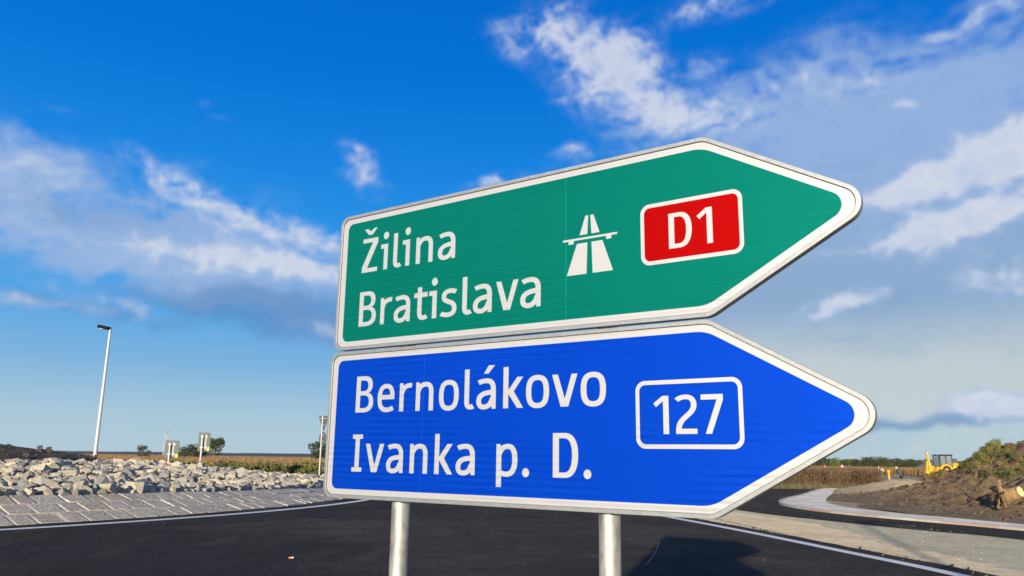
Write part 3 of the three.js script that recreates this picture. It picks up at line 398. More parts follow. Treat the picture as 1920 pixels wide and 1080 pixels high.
{
  const c = Math.cos(YAW), s = Math.sin(YAW);
  POSTS.forEach((u, i) => {
    const x = SX + u * c + .076 * s * 1, d = SD - u * s + .076 * c;      // behind the face
    const top = SY - .07, g = group('sign_post', x, 0, d); tag(g, i ? 'galvanised round steel sign post under the middle of the blue sign' : 'galvanised round steel sign post under the square end of the blue sign', 'sign post');
    const tg = new THREE.CylinderGeometry(.0362, .0362, top, 40, 1, true); tg.translate(0, top / 2, 0); const uv = tg.attributes.uv; for (let k = 0; k < uv.count; k++) uv.setXY(k, uv.getX(k) * .23 + i * .37, uv.getY(k) * top); mesh('tube', tg, galv, g); mesh('cap', cyl(.038, .036, .012, 0, top + .006, 0, 24), black, g); mesh('footing', cyl(.16, .15, .12, 0, .06, 0, 20), std([.42, .41, .39], .95), g);
  });
}

// ---------------------------------------------------------------- street lamps
function lamp(x, y, d, h, turn, label, r0 = .095) {
  const g = group('street_lamp', x, y, d, turn); tag(g, label, 'street lamp', 'street lamps at the roundabout');
  mesh('pole', cyl(r0, r0 * .62, h, 0, h / 2, 0, 16), whitePaint, g); mesh('base_plate', cyl(.2, .2, .04, 0, .02, 0, 16), greyMetal, g);
  mesh('collar', [cyl(.07, .07, .16, 0, h + .02, 0, 12), bx(.14, .05, .06, -.05, h + .1, 0, 0, 0, -.1)], greyMetal, g);
  const sh = new THREE.Shape([[0, -.05], [-.12, -.11], [-.42, -.10], [-.66, -.02], [-.68, .02], [-.42, .11], [-.12, .12], [0, .05]].map((p) => new THREE.Vector2(...p)));
  const e = new THREE.ExtrudeGeometry(sh, { depth: .05, bevelEnabled: true, bevelSize: .025, bevelThickness: .03, bevelSegments: 3 }); e.scale(1.0, 1.15, 1.6); e.rotateX(-Math.PI / 2); e.rotateZ(-.2); e.translate(-.02, h + .08, 0); const hd = mesh('lamp_head', e, darkMetal, g); mesh('lens', bx(.36, .012, .14, -.36, h + .10, 0, 0, 0, -.16), std([.5, .5, .48], .3), hd);
  return g;
}
{ const b = at(178, 856, 44), h = 44 * 228 / FOC * 1.02; lamp(b[0], 1.15, 44, h + (b[1] - 1.15), .15, 'white street lamp pole rising from the dark soil of the island', .1); }
lamp(-1.25, 0, -17, 7, 2.6, 'white street lamp whose thin shadow falls across the gravel verge');

// ---------------------------------------------------------------- small road signs
function sheetPlate(shape, t = .02) { return new THREE.ExtrudeGeometry(new THREE.Shape(shape), { depth: t, bevelEnabled: true, bevelSize: .006, bevelThickness: .004, bevelSegments: 1 }); }
const rr = (w, h, r) => roundPoly([[-w / 2, -h / 2], [w / 2, -h / 2], [w / 2, h / 2], [-w / 2, h / 2]], Array(4).fill(r));
const yellowTag = std([.600, .540, .030], .6), plateGrey = std([.083, .094, .098], .6, { metalness: .2 }), signWhite = std([.338, .338, .330], .6), signRed = std([.255, .015, .015], .6), signBlue = std([.015, .075, .338], .6);
function backSign(px, pyBase, depth, pyTop, w, h, label) {                // a board seen from behind
  const b = at(px, pyBase, depth), top = at(px, pyTop, depth)[1], y0 = b[1] - .5, H = top - y0, g = group('road_sign', b[0], y0, depth, .25); tag(g, label, 'road sign', 'boards seen from behind on the island');
  mesh('post', cyl(.062, .062, H - .1, 0, (H - .1) / 2, 0, 12), whiteGalv, g);
  const pl = mesh('board', sheetPlate(rr(w, h, .07)), plateGrey, g); pl.position.set(.1, H - h / 2, -.13);
  mesh('board_face', sheetPlate(rr(w - .02, h - .02, .06), .004), signBlue, g).position.set(.1, H - h / 2, -.145);
  for (const q of [.22, .78]) mesh('bracket', [bx(w * .62, .06, .05, .1, H - h * q, -.08), bx(.16, .07, .16, 0, H - h * q, -.03)], greyMetal, g);
  mesh('back_stiffener', bx(.16, h * .8, .03, .16, H - h / 2, -.095), std([.26, .28, .28], .6), g);
  mesh('sticker', bx(.13, .2, .006, .1 + w * .36, H - h * .86, -.098), yellowTag, g);
}
backSign(316, 864, 47.5, 826, .76, 1.0, 'grey back of a low board with yellow sticker, beside the lattice mast');
backSign(375, 871, 46.5, 811, .64, 1.06, 'grey back of a taller board with yellow sticker, in front of the trees');
{ // give way sign and its roundabout plate, seen from behind
  const b = at(598, 898, 44), top = at(605, 779, 44)[1], y0 = b[1] - .35, H = top - y0, g = group('give_way_sign', b[0], y0, 44, -.75); tag(g, 'thin post with inverted triangle and round plate seen from behind beside the blue sign', 'road sign');
  mesh('post', cyl(.045, .045, H - .02, 0, (H - .02) / 2, 0, 12), whiteGalv, g);
  mesh('triangle_plate', sheetPlate(roundPoly([[0, -.8], [.5, .02], [-.5, .02]], [.05, .05, .05])), plateGrey, g).position.set(0, H - .04, -.09);
  mesh('round_plate', sheetPlate(rr(.66, .66, .329)), plateGrey, g).position.set(0, H - 1.22, -.09);
  for (const q of [.16, .5, 1.05, 1.4]) mesh('bracket', bx(q < .3 ? .6 : .24, .05, .05, 0, H - q, -.045), greyMetal, g);
}
function frontPost(g, H, r = .035) { mesh('post', cyl(r, r, H, 0, H / 2, 0, 10), whiteGalv, g); }
{ const p = at(1546, 876, 118), g = group('warning_sign', p[0], 0, 118, .3); tag(g, 'red edged triangular warning sign standing in the dry weeds', 'road sign'); const H = at(1546, 869, 118)[1]; frontPost(g, H - .1, .04); mesh('triangle_plate', sheetPlate(roundPoly([[-.5, 0], [.5, 0], [0, .87]], [.06, .06, .06])), signRed, g).position.set(0, H - .9, .05); mesh('triangle_centre', sheetPlate(roundPoly([[-.3, .1], [.3, .1], [0, .62]], [.03, .03, .03]), .004), signWhite, g).position.set(0, H - .9, .08); mesh('warning_mark', bx(.07, .24, .01, 0, H - .64, .092), black, g); }
{ const p = at(1579, 876, 118), g = group('round_road_sign', p[0], 0, 118, .3); tag(g, 'round red rimmed sign with white plate below it among the weeds', 'road sign'); const H = at(1579, 870.5, 118)[1]; frontPost(g, H - .1, .04); mesh('rim', sheetPlate(rr(.66, .66, .329)), signRed, g).position.set(-.02, H - .33, .05); mesh('disc', sheetPlate(rr(.46, .46, .229), .004), signWhite, g).position.set(-.02, H - .33, .08); mesh('lower_plate', sheetPlate(rr(.6, .46, .05)), signWhite, g).position.set(.06, H - .92, .05); }
{ const p = at(1655, 885, 112), g = group('road_sign', p[0], 0, 112, -.5); tag(g, 'small pale diamond plate on a post beyond the brown weeds', 'road sign'); const H = at(1655, 876, 112)[1]; frontPost(g, H - .1, .04); mesh('plate', sheetPlate(roundPoly([[0, -.3], [.3, 0], [0, .3], [-.3, 0]], [.04, .04, .04, .04])), std([.28, .28, .27], .7), g).position.set(0, H - .42, .05); }
{ const p = at(1648, 885, 108), g = group('delineator_post', p[0], 0, 108); tag(g, 'plain thin grey post standing next to the diamond plate', 'post'); const H = at(1648, 875, 108)[1]; mesh('shaft', cyl(.05, .05, H, 0, H / 2, 0, 10), greyMetal, g); mesh('cap', cyl(.06, .05, .06, 0, H + .03, 0, 10), greyMetal, g); }

// ---------------------------------------------------------------- lattice mast
{
  const D = 420, b = at(309, 852, D), H = at(313, 808, D)[1], g = group('lattice_mast', b[0], 0, D); tag(g, 'slender grey lattice radio mast rising far behind the field', 'mast');
  const mm = std([.36, .38, .40], .7), w0 = .95, w1 = .35; const leg = [];
  for (const [sx, sz] of [[1, 1], [1, -1], [-1, 1], [-1, -1]]) { mesh('leg', bar([sx * w0, 0, sz * w0], [sx * w1, H, sz * w1], .09, 6), mm, g); }
  for (let k = 0; k < 9; k++) { const y = H * k / 9, y2 = H * (k + 1) / 9, a = lerp(w0, w1, k / 9), c = lerp(w0, w1, (k + 1) / 9); leg.push(bar([-a, y, a], [c, y2, c], .05, 5), bar([a, y, a], [-c, y2, c], .05, 5), bar([-a, y, -a], [c, y2, -c], .05, 5), bar([a, y, a], [c, y2, -c], .05, 5), bar([-a, y, a], [-c, y2, -c], .05, 5)); }
  mesh('bracing', leg, mm, g);
  for (const [a, q] of [[0, .1], [2.1, .1], [4.2, .1], [1, .9], [3.2, .95]]) mesh('antenna', [cyl(.14, .14, 1.0, Math.cos(a) * .75, H - q - .3, Math.sin(a) * .75, 8), bx(.6, .06, .06, Math.cos(a) * .4, H - q - .3, Math.sin(a) * .4, 0, -a)], std([.2, .21, .22], .7), g);
  mesh('top_spike', bar([0, H - .3, 0], [0, H + 1.6, 0], .06, 6), mm, g);
}

// ---------------------------------------------------------------- yellow backhoe digger
{
  const D = 110, p = at(1774, 895, D), g = group('backhoe_digger', p[0], .12, D, .12); tag(g, 'yellow backhoe digger with raised arm, half hidden by tall weeds', 'digger');
  const wheel = (x, z, r, w) => { const t = mesh('wheel', cyl(r, r, w, x, r, z, 28, Math.PI / 2), black, g); mesh('rim', cyl(r * .55, r * .55, w + .04, x, r, z, 20, Math.PI / 2), yellow, t); };
  wheel(-.55, .85, .72, .42); wheel(-.55, -.85, .72, .42); wheel(1.9, .8, .5, .34); wheel(1.9, -.8, .5, .34);
  mesh('chassis', new RoundedBoxGeometry(3.6, .5, 1.0, 2, .08).translate(.7, .9, 0), yellow, g);
  mesh('hood', new RoundedBoxGeometry(1.9, .85, 1.1, 4, .28).translate(1.75, 1.42, 0), yellow, g);
  for (const s of [-1, 1]) { const e = new THREE.TorusGeometry(.82, .16, 8, 20, Math.PI * .85); e.scale(1, 1, 2); e.rotateZ(.2); e.translate(-.5, .74, s * .86); mesh('fender', e, yellow, g); }
  const cab = mesh('cab_frame', [...[[-1.15, .72], [-1.15, -.72], [.55, .72], [.55, -.72], [-.3, .74], [-.3, -.74]].map(([x, z]) => bx(.09, 1.65, .09, x, 1.95, z)), bx(1.8, .08, 1.5, -.3, 1.14, 0)], black, g);
  for (const s of [-1, 1]) mesh('side_window', bx(1.6, 1.4, .015, -.3, 2.0, s * .73), glass, cab);
  mesh('rear_window', bx(.015, 1.4, 1.36, -1.15, 2.0, 0), glass, cab); mesh('windscreen', bx(.015, 1.3, 1.36, .56, 2.0, 0), glass, cab);
  mesh('roof', new RoundedBoxGeometry(2.0, .2, 1.62, 3, .07).translate(-.3, 2.86, 0), black, g); for (const z of [-.5, .5]) for (const x of [-1.25, .65]) mesh('work_lamp', bx(.16, .13, .2, x, 2.88, z), signWhite, g);
  mesh('seat', new RoundedBoxGeometry(.5, .9, .5, 2, .08).translate(-.3, 1.6, 0), black, g); mesh('driver_console', new RoundedBoxGeometry(.3, .5, .6, 2, .06).translate(.25, 1.5, 0), darkMetal, g);
  mesh('swing_frame', [bx(.5, .7, 1.9, -1.65, .85, 0), cyl(.16, .16, .95, -2.0, .95, 0, 14)], yellow, g);
  const bm = mesh('boom', [bx(.22, 1.15, .26, -2.3, 1.15, 0, 0, 0, .12), bx(.24, 1.75, .22, -2.38, 2.2, 0, 0, 0, .14), cyl(.2, .2, .36, -2.25, 1.3, 0, 14, Math.PI / 2)], yellow, g); mesh('boom_cylinder', bar([-2.0, 1.0, .12], [-2.3, 2.2, .12], .06), greyMetal, bm); mesh('boom_tip', bx(.28, .22, .3, -2.5, 3.12, 0), signWhite, bm);
  const st = mesh('dipper', [bx(.22, 1.3, .2, -2.62, 1.4, .0, 0, 0, -.1)], yellow, g); mesh('digging_bucket', new RoundedBoxGeometry(.5, .5, .62, 2, .14).translate(-2.66, .62, 0), yellow, st);
  for (const s of [-1, 1]) mesh('stabiliser', [bx(.2, 1.2, .2, -1.75, .75, s * .95), bx(.42, .08, .4, -1.75, .12, s * .95)], yellow, g);
  const fb = mesh('loader_bucket', [bx(.08, .8, 2.2, 3.4, .6, 0, 0, 0, .3), bx(.75, .08, 2.2, 3.75, .25, 0)], yellow, g); for (const s of [-1, 1]) mesh('loader_arm', bar([.9, 1.6, s * .6], [3.4, .7, s * .6], .09), yellow, fb);
}
// yellow marker post and person stooping beside it
{ const D = 82, p = at(1668, 905, D), H = at(1668, 882, D)[1], g = group('marker_post', p[0], -.1, D); tag(g, 'yellow marker post with wider head near the stooping person', 'post'); mesh('shaft', cyl(.1, .09, H - .2, 0, (H - .2) / 2, 0, 12), yellow, g); mesh('head', [cyl(.11, .17, .2, 0, H - .12, 0, 12), cyl(.17, .11, .18, 0, H + .06, 0, 12)], yellow, g); mesh('collar', cyl(.13, .13, .1, 0, H - .5, 0, 12), std([.45, .27, .02], .6), g); }
function sdfMesh(bones, k = .04, res = 44) {                              // bones: [a, b, ra, rb] joined by a smooth minimum
  let lo = [1e9, 1e9, 1e9], hi = [-1e9, -1e9, -1e9]; for (const [a, b, ra, rb] of bones) for (let i = 0; i < 3; i++) { lo[i] = Math.min(lo[i], a[i] - ra, b[i] - rb); hi[i] = Math.max(hi[i], a[i] + ra, b[i] + rb); }
  const half = Math.max(hi[0] - lo[0], hi[1] - lo[1], hi[2] - lo[2]) / 2 * 1.16 + .02, c = lo.map((q, i) => (q + hi[i]) / 2);
  const mc = new MarchingCubes(res, new THREE.MeshBasicMaterial(), false, false, 60000); mc.isolation = 0; const f = mc.field;
  for (let z = 0; z < res; z++) for (let y = 0; y < res; y++) for (let x = 0; x < res; x++) { const P = [x, y, z].map((q, i) => c[i] + ((q - res / 2) / (res / 2)) * half); let d = 1e9; for (const [a, b, ra, rb] of bones) { let ab = 0, ap = 0; for (let i = 0; i < 3; i++) { ab += (b[i] - a[i]) ** 2; ap += (P[i] - a[i]) * (b[i] - a[i]); } const t = Math.max(0, Math.min(1, ap / (ab || 1e-9))); let q = 0; for (let i = 0; i < 3; i++) q += (P[i] - a[i] - t * (b[i] - a[i])) ** 2; const e = Math.sqrt(q) - lerp(ra, rb, t), h = Math.max(0, Math.min(1, .5 + .5 * (e - d) / k)); d = d > 1e8 ? e : lerp(e, d, h) - k * h * (1 - h); } f[z * res * res + y * res + x] = -d; }
  mc.update(); const g = new THREE.BufferGeometry(), n = mc.count; g.setAttribute('position', new THREE.Float32BufferAttribute(mc.positionArray.slice(0, n * 3), 3)); g.setAttribute('normal', new THREE.Float32BufferAttribute(mc.normalArray.slice(0, n * 3), 3)); g.scale(half, half, half); g.translate(...c); return g;
}
{
  const D = 84, p = at(1688, 905, D), g = group('person', p[0], -.25, D, .2); tag(g, 'person in a dark grey jacket and black trousers stooping beside the yellow post', 'person');
  const skin = std([.45, .28, .20], .6);
  // facing left: hips to the right, trunk bent over
  const body = [[[.18, .95, .1], [.16, .5, .11], .1, .07], [[.16, .5, .11], [.22, .06, .11], .07, .05], [[.22, .06, .11], [.06, .04, .11], .05, .045], [[.18, .95, -.1], [.22, .5, -.13], .1, .07], [[.22, .5, -.13], [.36, .07, -.13], .07, .05], [[.36, .07, -.13], [.2, .04, -.13], .05, .045], [[.18, .98, 0], [-.14, 1.36, 0], .15, .16], [[-.14, 1.38, 0], [-.26, 1.5, 0], .07, .065], [[-.3, 1.55, 0], [-.32, 1.6, 0], .1, .105], [[-.4, 1.54, 0], [-.41, 1.55, 0], .03, .02], [[-.12, 1.36, .2], [-.2, 1.08, .24], .06, .05], [[-.2, 1.08, .24], [-.36, .9, .2], .045, .035], [[-.12, 1.36, -.2], [-.2, 1.08, -.24], .06, .05], [[-.2, 1.08, -.24], [-.36, .9, -.2], .045, .035]];
  for (const s of [1, -1]) for (let k = 0; k < 4; k++) body.push([[-.36, .9, s * .2], [-.43, .84 - .01 * k, s * (.165 + .022 * k)], .018, .009]); for (const s of [1, -1]) body.push([[-.36, .9, s * .2], [-.39, .87, s * .14], .016, .01]);
  mesh('body', sdfMesh(body, .03, 90), skin, g);
  mesh('jacket', sdfMesh([[[.2, .9, 0], [-.14, 1.38, 0], .2, .21], [[.14, .92, .06], [-.1, 1.36, .13], .16, .14], [[.14, .92, -.06], [-.1, 1.36, -.13], .16, .14], [[-.12, 1.36, .2], [-.2, 1.08, .25], .095, .08], [[-.2, 1.08, .25], [-.32, .94, .21], .075, .06], [[-.12, 1.36, -.2], [-.2, 1.08, -.25], .095, .08], [[-.2, 1.08, -.25], [-.32, .94, -.21], .075, .06]], .06, 56), std([.055, .058, .066], .95), g);
  mesh('trousers', sdfMesh([[[.19, .95, .1], [.16, .5, .11], .14, .1], [[.16, .5, .11], [.22, .1, .11], .1, .075], [[.19, .95, -.1], [.22, .5, -.13], .14, .1], [[.22, .5, -.13], [.35, .12, -.13], .1, .075]], .05, 50), std([.012, .012, .014], .95), g);
  mesh('shoe', sdfMesh([[[.24, .05, .11], [.04, .035, .11], .055, .045]], .02, 20), black, g); mesh('shoe', sdfMesh([[[.38, .05, -.13], [.18, .035, -.13], .055, .045]], .02, 20), black, g);
  mesh('hair', sdfMesh([[[-.27, 1.6, 0], [-.31, 1.64, 0], .1, .1], [[-.24, 1.56, 0], [-.25, 1.54, 0], .08, .06]], .03, 26), std([.30, .29, .28], .9), g);
}

// ---------------------------------------------------------------- vegetation
function leafQuads(n, place, w, h, seed) { const R = rng(seed), p = [], nn = [], ix = []; const a = new THREE.Vector3(), b = new THREE.Vector3(), c = new THREE.Vector3(); for (let i = 0; i < n; i++) { const q = place(R); a.set(R() - .5, R() - .5, R() - .5).normalize(); b.set(R() - .5, R() - .5, R() - .5).cross(a).normalize(); c.crossVectors(a, b); const W = w * (.6 + .8 * R()), H = h * (.6 + .8 * R()), k = i * 4; for (const [s, t] of [[0, -1], [1, .1], [0, 1], [-1, .1]]) { p.push(q[0] + b.x * s * W + c.x * t * H, q[1] + b.y * s * W + c.y * t * H, q[2] + b.z * s * W + c.z * t * H); nn.push(a.x, a.y, a.z); } ix.push(k, k + 1, k + 2, k, k + 2, k + 3); } const g = new THREE.BufferGeometry(); g.setAttribute('position', new THREE.Float32BufferAttribute(p, 3)); g.setAttribute('normal', new THREE.Float32BufferAttribute(nn, 3)); g.setIndex(ix); return g; }
const leafMat = (c) => new THREE.MeshPhysicalMaterial({ color: new THREE.Color().setRGB(...c), roughness: .85, transmission: .25, thickness: 0, side: THREE.DoubleSide });
const crowns = [0, 1, 2, 3, 4].map((k) => { const R = rng(700 + k), cl = []; const n = 16 + k * 3; for (let i = 0; i < n; i++) { const a = R() * 6.3, r = .42 * Math.sqrt(R()), y = .28 + .6 * R(); const fall = 1 - Math.abs(y - .5) * .9; cl.push([Math.cos(a) * r * fall, y, Math.sin(a) * r * fall, .10 + .11 * R()]); } return leafQuads(2600, (Q) => { const c = cl[(Q() * cl.length) | 0]; const u = new THREE.Vector3(Q() - .5, Q() - .5, Q() - .5).normalize().multiplyScalar(c[3] * Math.cbrt(.25 + .75 * Q())); return [c[0] + u.x, Math.max(.05, c[1] + u.y * .85), c[2] + u.z]; }, .017, .026, 720 + k); });
const trunkGeo = mergeGeometries([cyl(.028, .012, .62, 0, .31, 0, 8), bar([0, .26, 0], [.22, .6, .05], .009, 5), bar([0, .3, 0], [-.2, .62, .1], .009, 5), bar([0, .34, 0], [.04, .66, -.22], .008, 5), bar([0, .22, 0], [-.12, .5, -.16], .008, 5)]);
const bark = std([.09, .07, .05], .95);
const greens = { deep: leafMat([.030, .046, .013]), mid: leafMat([.046, .066, .017]), fresh: leafMat([.098, .128, .019]), dull: leafMat([.064, .061, .026]), olive: leafMat([.075, .071, .022]) };
function tree(name, px, depth, h, w, k, tone, label, grp, base = 0) { const x = at(px, 870, depth)[0], g = group(name, x, base, depth, k * 1.7); tag(g, label, name === 'bush' ? 'bush' : 'tree', grp); const t = mesh('trunk', trunkGeo, bark, g); t.scale.set(h, h, h); const c = mesh('crown', crowns[k % 5], greens[tone], g); c.scale.set(w, h, w); return g; }
// left: single bush, pair of trees behind the second board, tree by the give-way sign
tree('bush', 266, 132, 2.9, 2.6, 1, 'dull', 'brownish bush growing alone at the far edge of the corn field', null, .2);
tree('tree', 342, 140, 2.8, 2.2, 3, 'deep', 'low dark tree beside the taller board, at the left of its group', 'trees behind the taller board', .2);
tree('tree', 357, 138, 3.4, 3.4, 4, 'deep', 'rounded dark tree directly behind the taller board', 'trees behind the taller board', .2);
tree('tree', 372, 139, 3.0, 3.2, 2, 'deep', 'small dark tree hidden partly by the taller board', 'trees behind the taller board', .2);
tree('tree', 400, 136, 4.6, 4.2, 0, 'mid', 'tallest tree next to the taller board, with loose olive crown', 'trees behind the taller board', .0);
tree('tree', 594, 140, 4.2, 3.6, 2, 'deep', 'dark green tree behind the thin post of the give-way sign', null, .2);
tree('tree', 616, 142, 4.4, 4, 4, 'deep', 'dark green tree half covered by the edge of the blue sign', null, .2);
for (const [px, h, lab] of [[75, .42, 'sprig of weed on the crest of the dark soil, nearer the rocks'], [92, .34, 'sprig of weed on the crest of the dark soil, nearer the lamp']]) { const q = at(px, 840, 49); const g = group('bush', q[0], 1.68, 49); tag(g, lab, 'bush', 'weeds on the island crest'); mesh('crown', crowns[1], greens.dull, g).scale.set(.42, h, .42); mesh('trunk', trunkGeo, bark, g).scale.set(.3, h, .3); }
// right: hedge line of trees behind the dry weeds
{
  const R = rng(808), list = []; let px = 1385;
  while (px < 1990) { const k = list.length; list.push([px, 235 + 40 * R(), 2.9 + 1.1 * R(), 3.6 + 1.8 * R(), k % 5, R() < .16 ? 'fresh' : R() < .55 ? 'deep' : 'mid']); px += 8 + 7 * R(); }
  list.push([1568, 205, 3.5, 3.2, 2, 'fresh'], [1630, 210, 4.0, 6.2, 4, 'deep'], [1655, 214, 3.9, 5, 3, 'mid'], [1520, 214, 3.8, 5, 1, 'deep'], [1500, 210, 3.6, 4.6, 0, 'deep'], [1688, 216, 3.6, 4.6, 1, 'mid'], [1705, 212, 3.2, 5, 4, 'deep'], [1722, 218, 3.3, 5, 2, 'mid'], [1750, 214, 3.2, 5, 0, 'deep'], [1780, 216, 3.3, 5, 3, 'mid']);
  for (const [p, d, h, w, k, tone] of list) tree('tree', p, d, h, w, k, tone, { deep: 'dark green bushy tree in the row beyond the dry weeds', mid: 'mid green bushy tree in the row beyond the dry weeds', fresh: 'bright yellow-green bushy tree in the row beyond the dry weeds' }[tone], 'trees in the row beyond the dry weeds', -.2);
  const hp = at(1590, 868, 600), g = group('farmhouse', hp[0], 0, 600, .4); tag(g, 'small pale house with brown roof showing between the distant trees', 'house');
  mesh('wall', bx(8, 3.4, 6, 0, 1.7, 0), std([.62, .54, .40], .9), g); const rs = new THREE.Shape([[-3.5, 0], [3.5, 0], [0, 1.5]].map((q) => new THREE.Vector2(...q))); const rg = new THREE.ExtrudeGeometry(rs, { depth: 8.6, bevelEnabled: false }); rg.rotateY(Math.PI / 2); rg.translate(-4.3, 3.4, 0); const rf = mesh('roof', rg, std([.22, .14, .10], .9), g); mesh('chimney', bx(.6, 1.2, .6, 1.6, 4.9, .6), std([.4, .25, .2], .9), rf);
  for (const x of [-2.4, 0, 2.4]) { const w = mesh('window', bx(1.1, 1.2, .08, x, 1.8, 3.03), signWhite, g); mesh('pane', bx(.9, 1, .06, x, 1.8, 3.08), glass, w); }
}
// far hills
function ridge(name, near, depth, x0, x1, hf, mat, label) { const n = 160, p = [], ix = []; for (let i = 0; i <= n; i++) { const x = lerp(x0, x1, i / n), h = hf(x); p.push(x * near / depth, -.5, -near, x * .4, .02 * h + .3, -depth * .4, x, h, -depth, x, -8, -depth - 200); if (i) { const k = i * 4; for (const [a, b] of [[0, 1], [1, 2], [2, 3]]) ix.push(k + a, k + b, k - 4 + a, k + b, k - 4 + b, k - 4 + a); } } const g = new THREE.BufferGeometry(); g.setAttribute('position', new THREE.Float32BufferAttribute(p, 3)); g.setIndex(ix); g.computeVertexNormals(); struct(name, g, mat, label, 'hills'); }
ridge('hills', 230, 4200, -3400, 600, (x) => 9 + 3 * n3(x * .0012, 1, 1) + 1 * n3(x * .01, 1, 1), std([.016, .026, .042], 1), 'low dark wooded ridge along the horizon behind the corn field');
ridge('hills', 300, 2600, 300, 3600, (x) => 9 + 4 * n3(x * .002, 4, 1) + 1.5 * n3(x * .015, 1, 1), std([.045, .065, .035], 1), 'low wooded rise behind the row of trees');

// plants scattered in their thousands
const blade = (len, w, lean, a, seg = 3) => { const p = [], ix = []; for (let i = 0; i <= seg; i++) { const t = i / seg, r = lean * t * t * len, y = len * (t - .35 * lean * t * t), W = w * (1 - t * .9); p.push(Math.cos(a) * r - Math.sin(a) * W, y, Math.sin(a) * r + Math.cos(a) * W, Math.cos(a) * r + Math.sin(a) * W, y, Math.sin(a) * r - Math.cos(a) * W); if (i) { const k = i * 2; ix.push(k - 2, k - 1, k, k - 1, k + 1, k); } } const g = new THREE.BufferGeometry(); g.setAttribute('position', new THREE.Float32BufferAttribute(p, 3)); g.setIndex(ix); g.computeVertexNormals(); return g; };
const corn = (() => { const R = rng(31), L = [bar([0, 0, 0], [.02, 1, 0], .012, 4).deleteAttribute('uv')]; for (let i = 0; i < 8; i++) { const b = blade(.42 + .15 * R(), .035, .9 + .5 * R(), i * 2.4 + R(), 3); b.translate(0, .12 + i * .095, 0); L.push(b); } for (let i = 0; i < 3; i++) { const b = blade(.16, .012, .3, i * 2.1, 1); b.translate(.02, .96, 0); L.push(b); } return mergeGeometries(L.map((g) => g.toNonIndexed())); })();
const tuft = (() => { const R = rng(41), L = []; for (let i = 0; i < 11; i++) { const b = blade(.6 + .5 * R(), .02, .2 + .9 * R(), i * 2.4 + R(), 3); b.translate((R() - .5) * .25, 0, (R() - .5) * .25); L.push(b); } return mergeGeometries(L); })();
const weed = (() => { const R = rng(51), L = []; for (let i = 0; i < 5; i++) { const x = (R() - .5) * .4, z = (R() - .5) * .4; L.push(bar([x * .3, 0, z * .3], [x, .95, z], .008, 3).deleteAttribute('uv').toNonIndexed()); } L.push(leafQuads(46, (Q) => { const k = Q(), t = .25 + .75 * Q(); return [(k - .5) * .5 * t, t, (Q() - .5) * .5 * t]; }, .028, .06, 52).toNonIndexed()); return mergeGeometries(L); })();
const shrubby = leafQuads(150, (Q) => { const a = Q() * 6.3, r = .5 * Math.sqrt(Q()), y = Q(); return [Math.cos(a) * r * (1.1 - y * .6), y * .8, Math.sin(a) * r * (1.1 - y * .6)]; }, .045, .075, 53);
const plantMat = new THREE.MeshPhysicalMaterial({ color: 0xffffff, roughness: .9, transmission: .2, thickness: 0, side: THREE.DoubleSide });
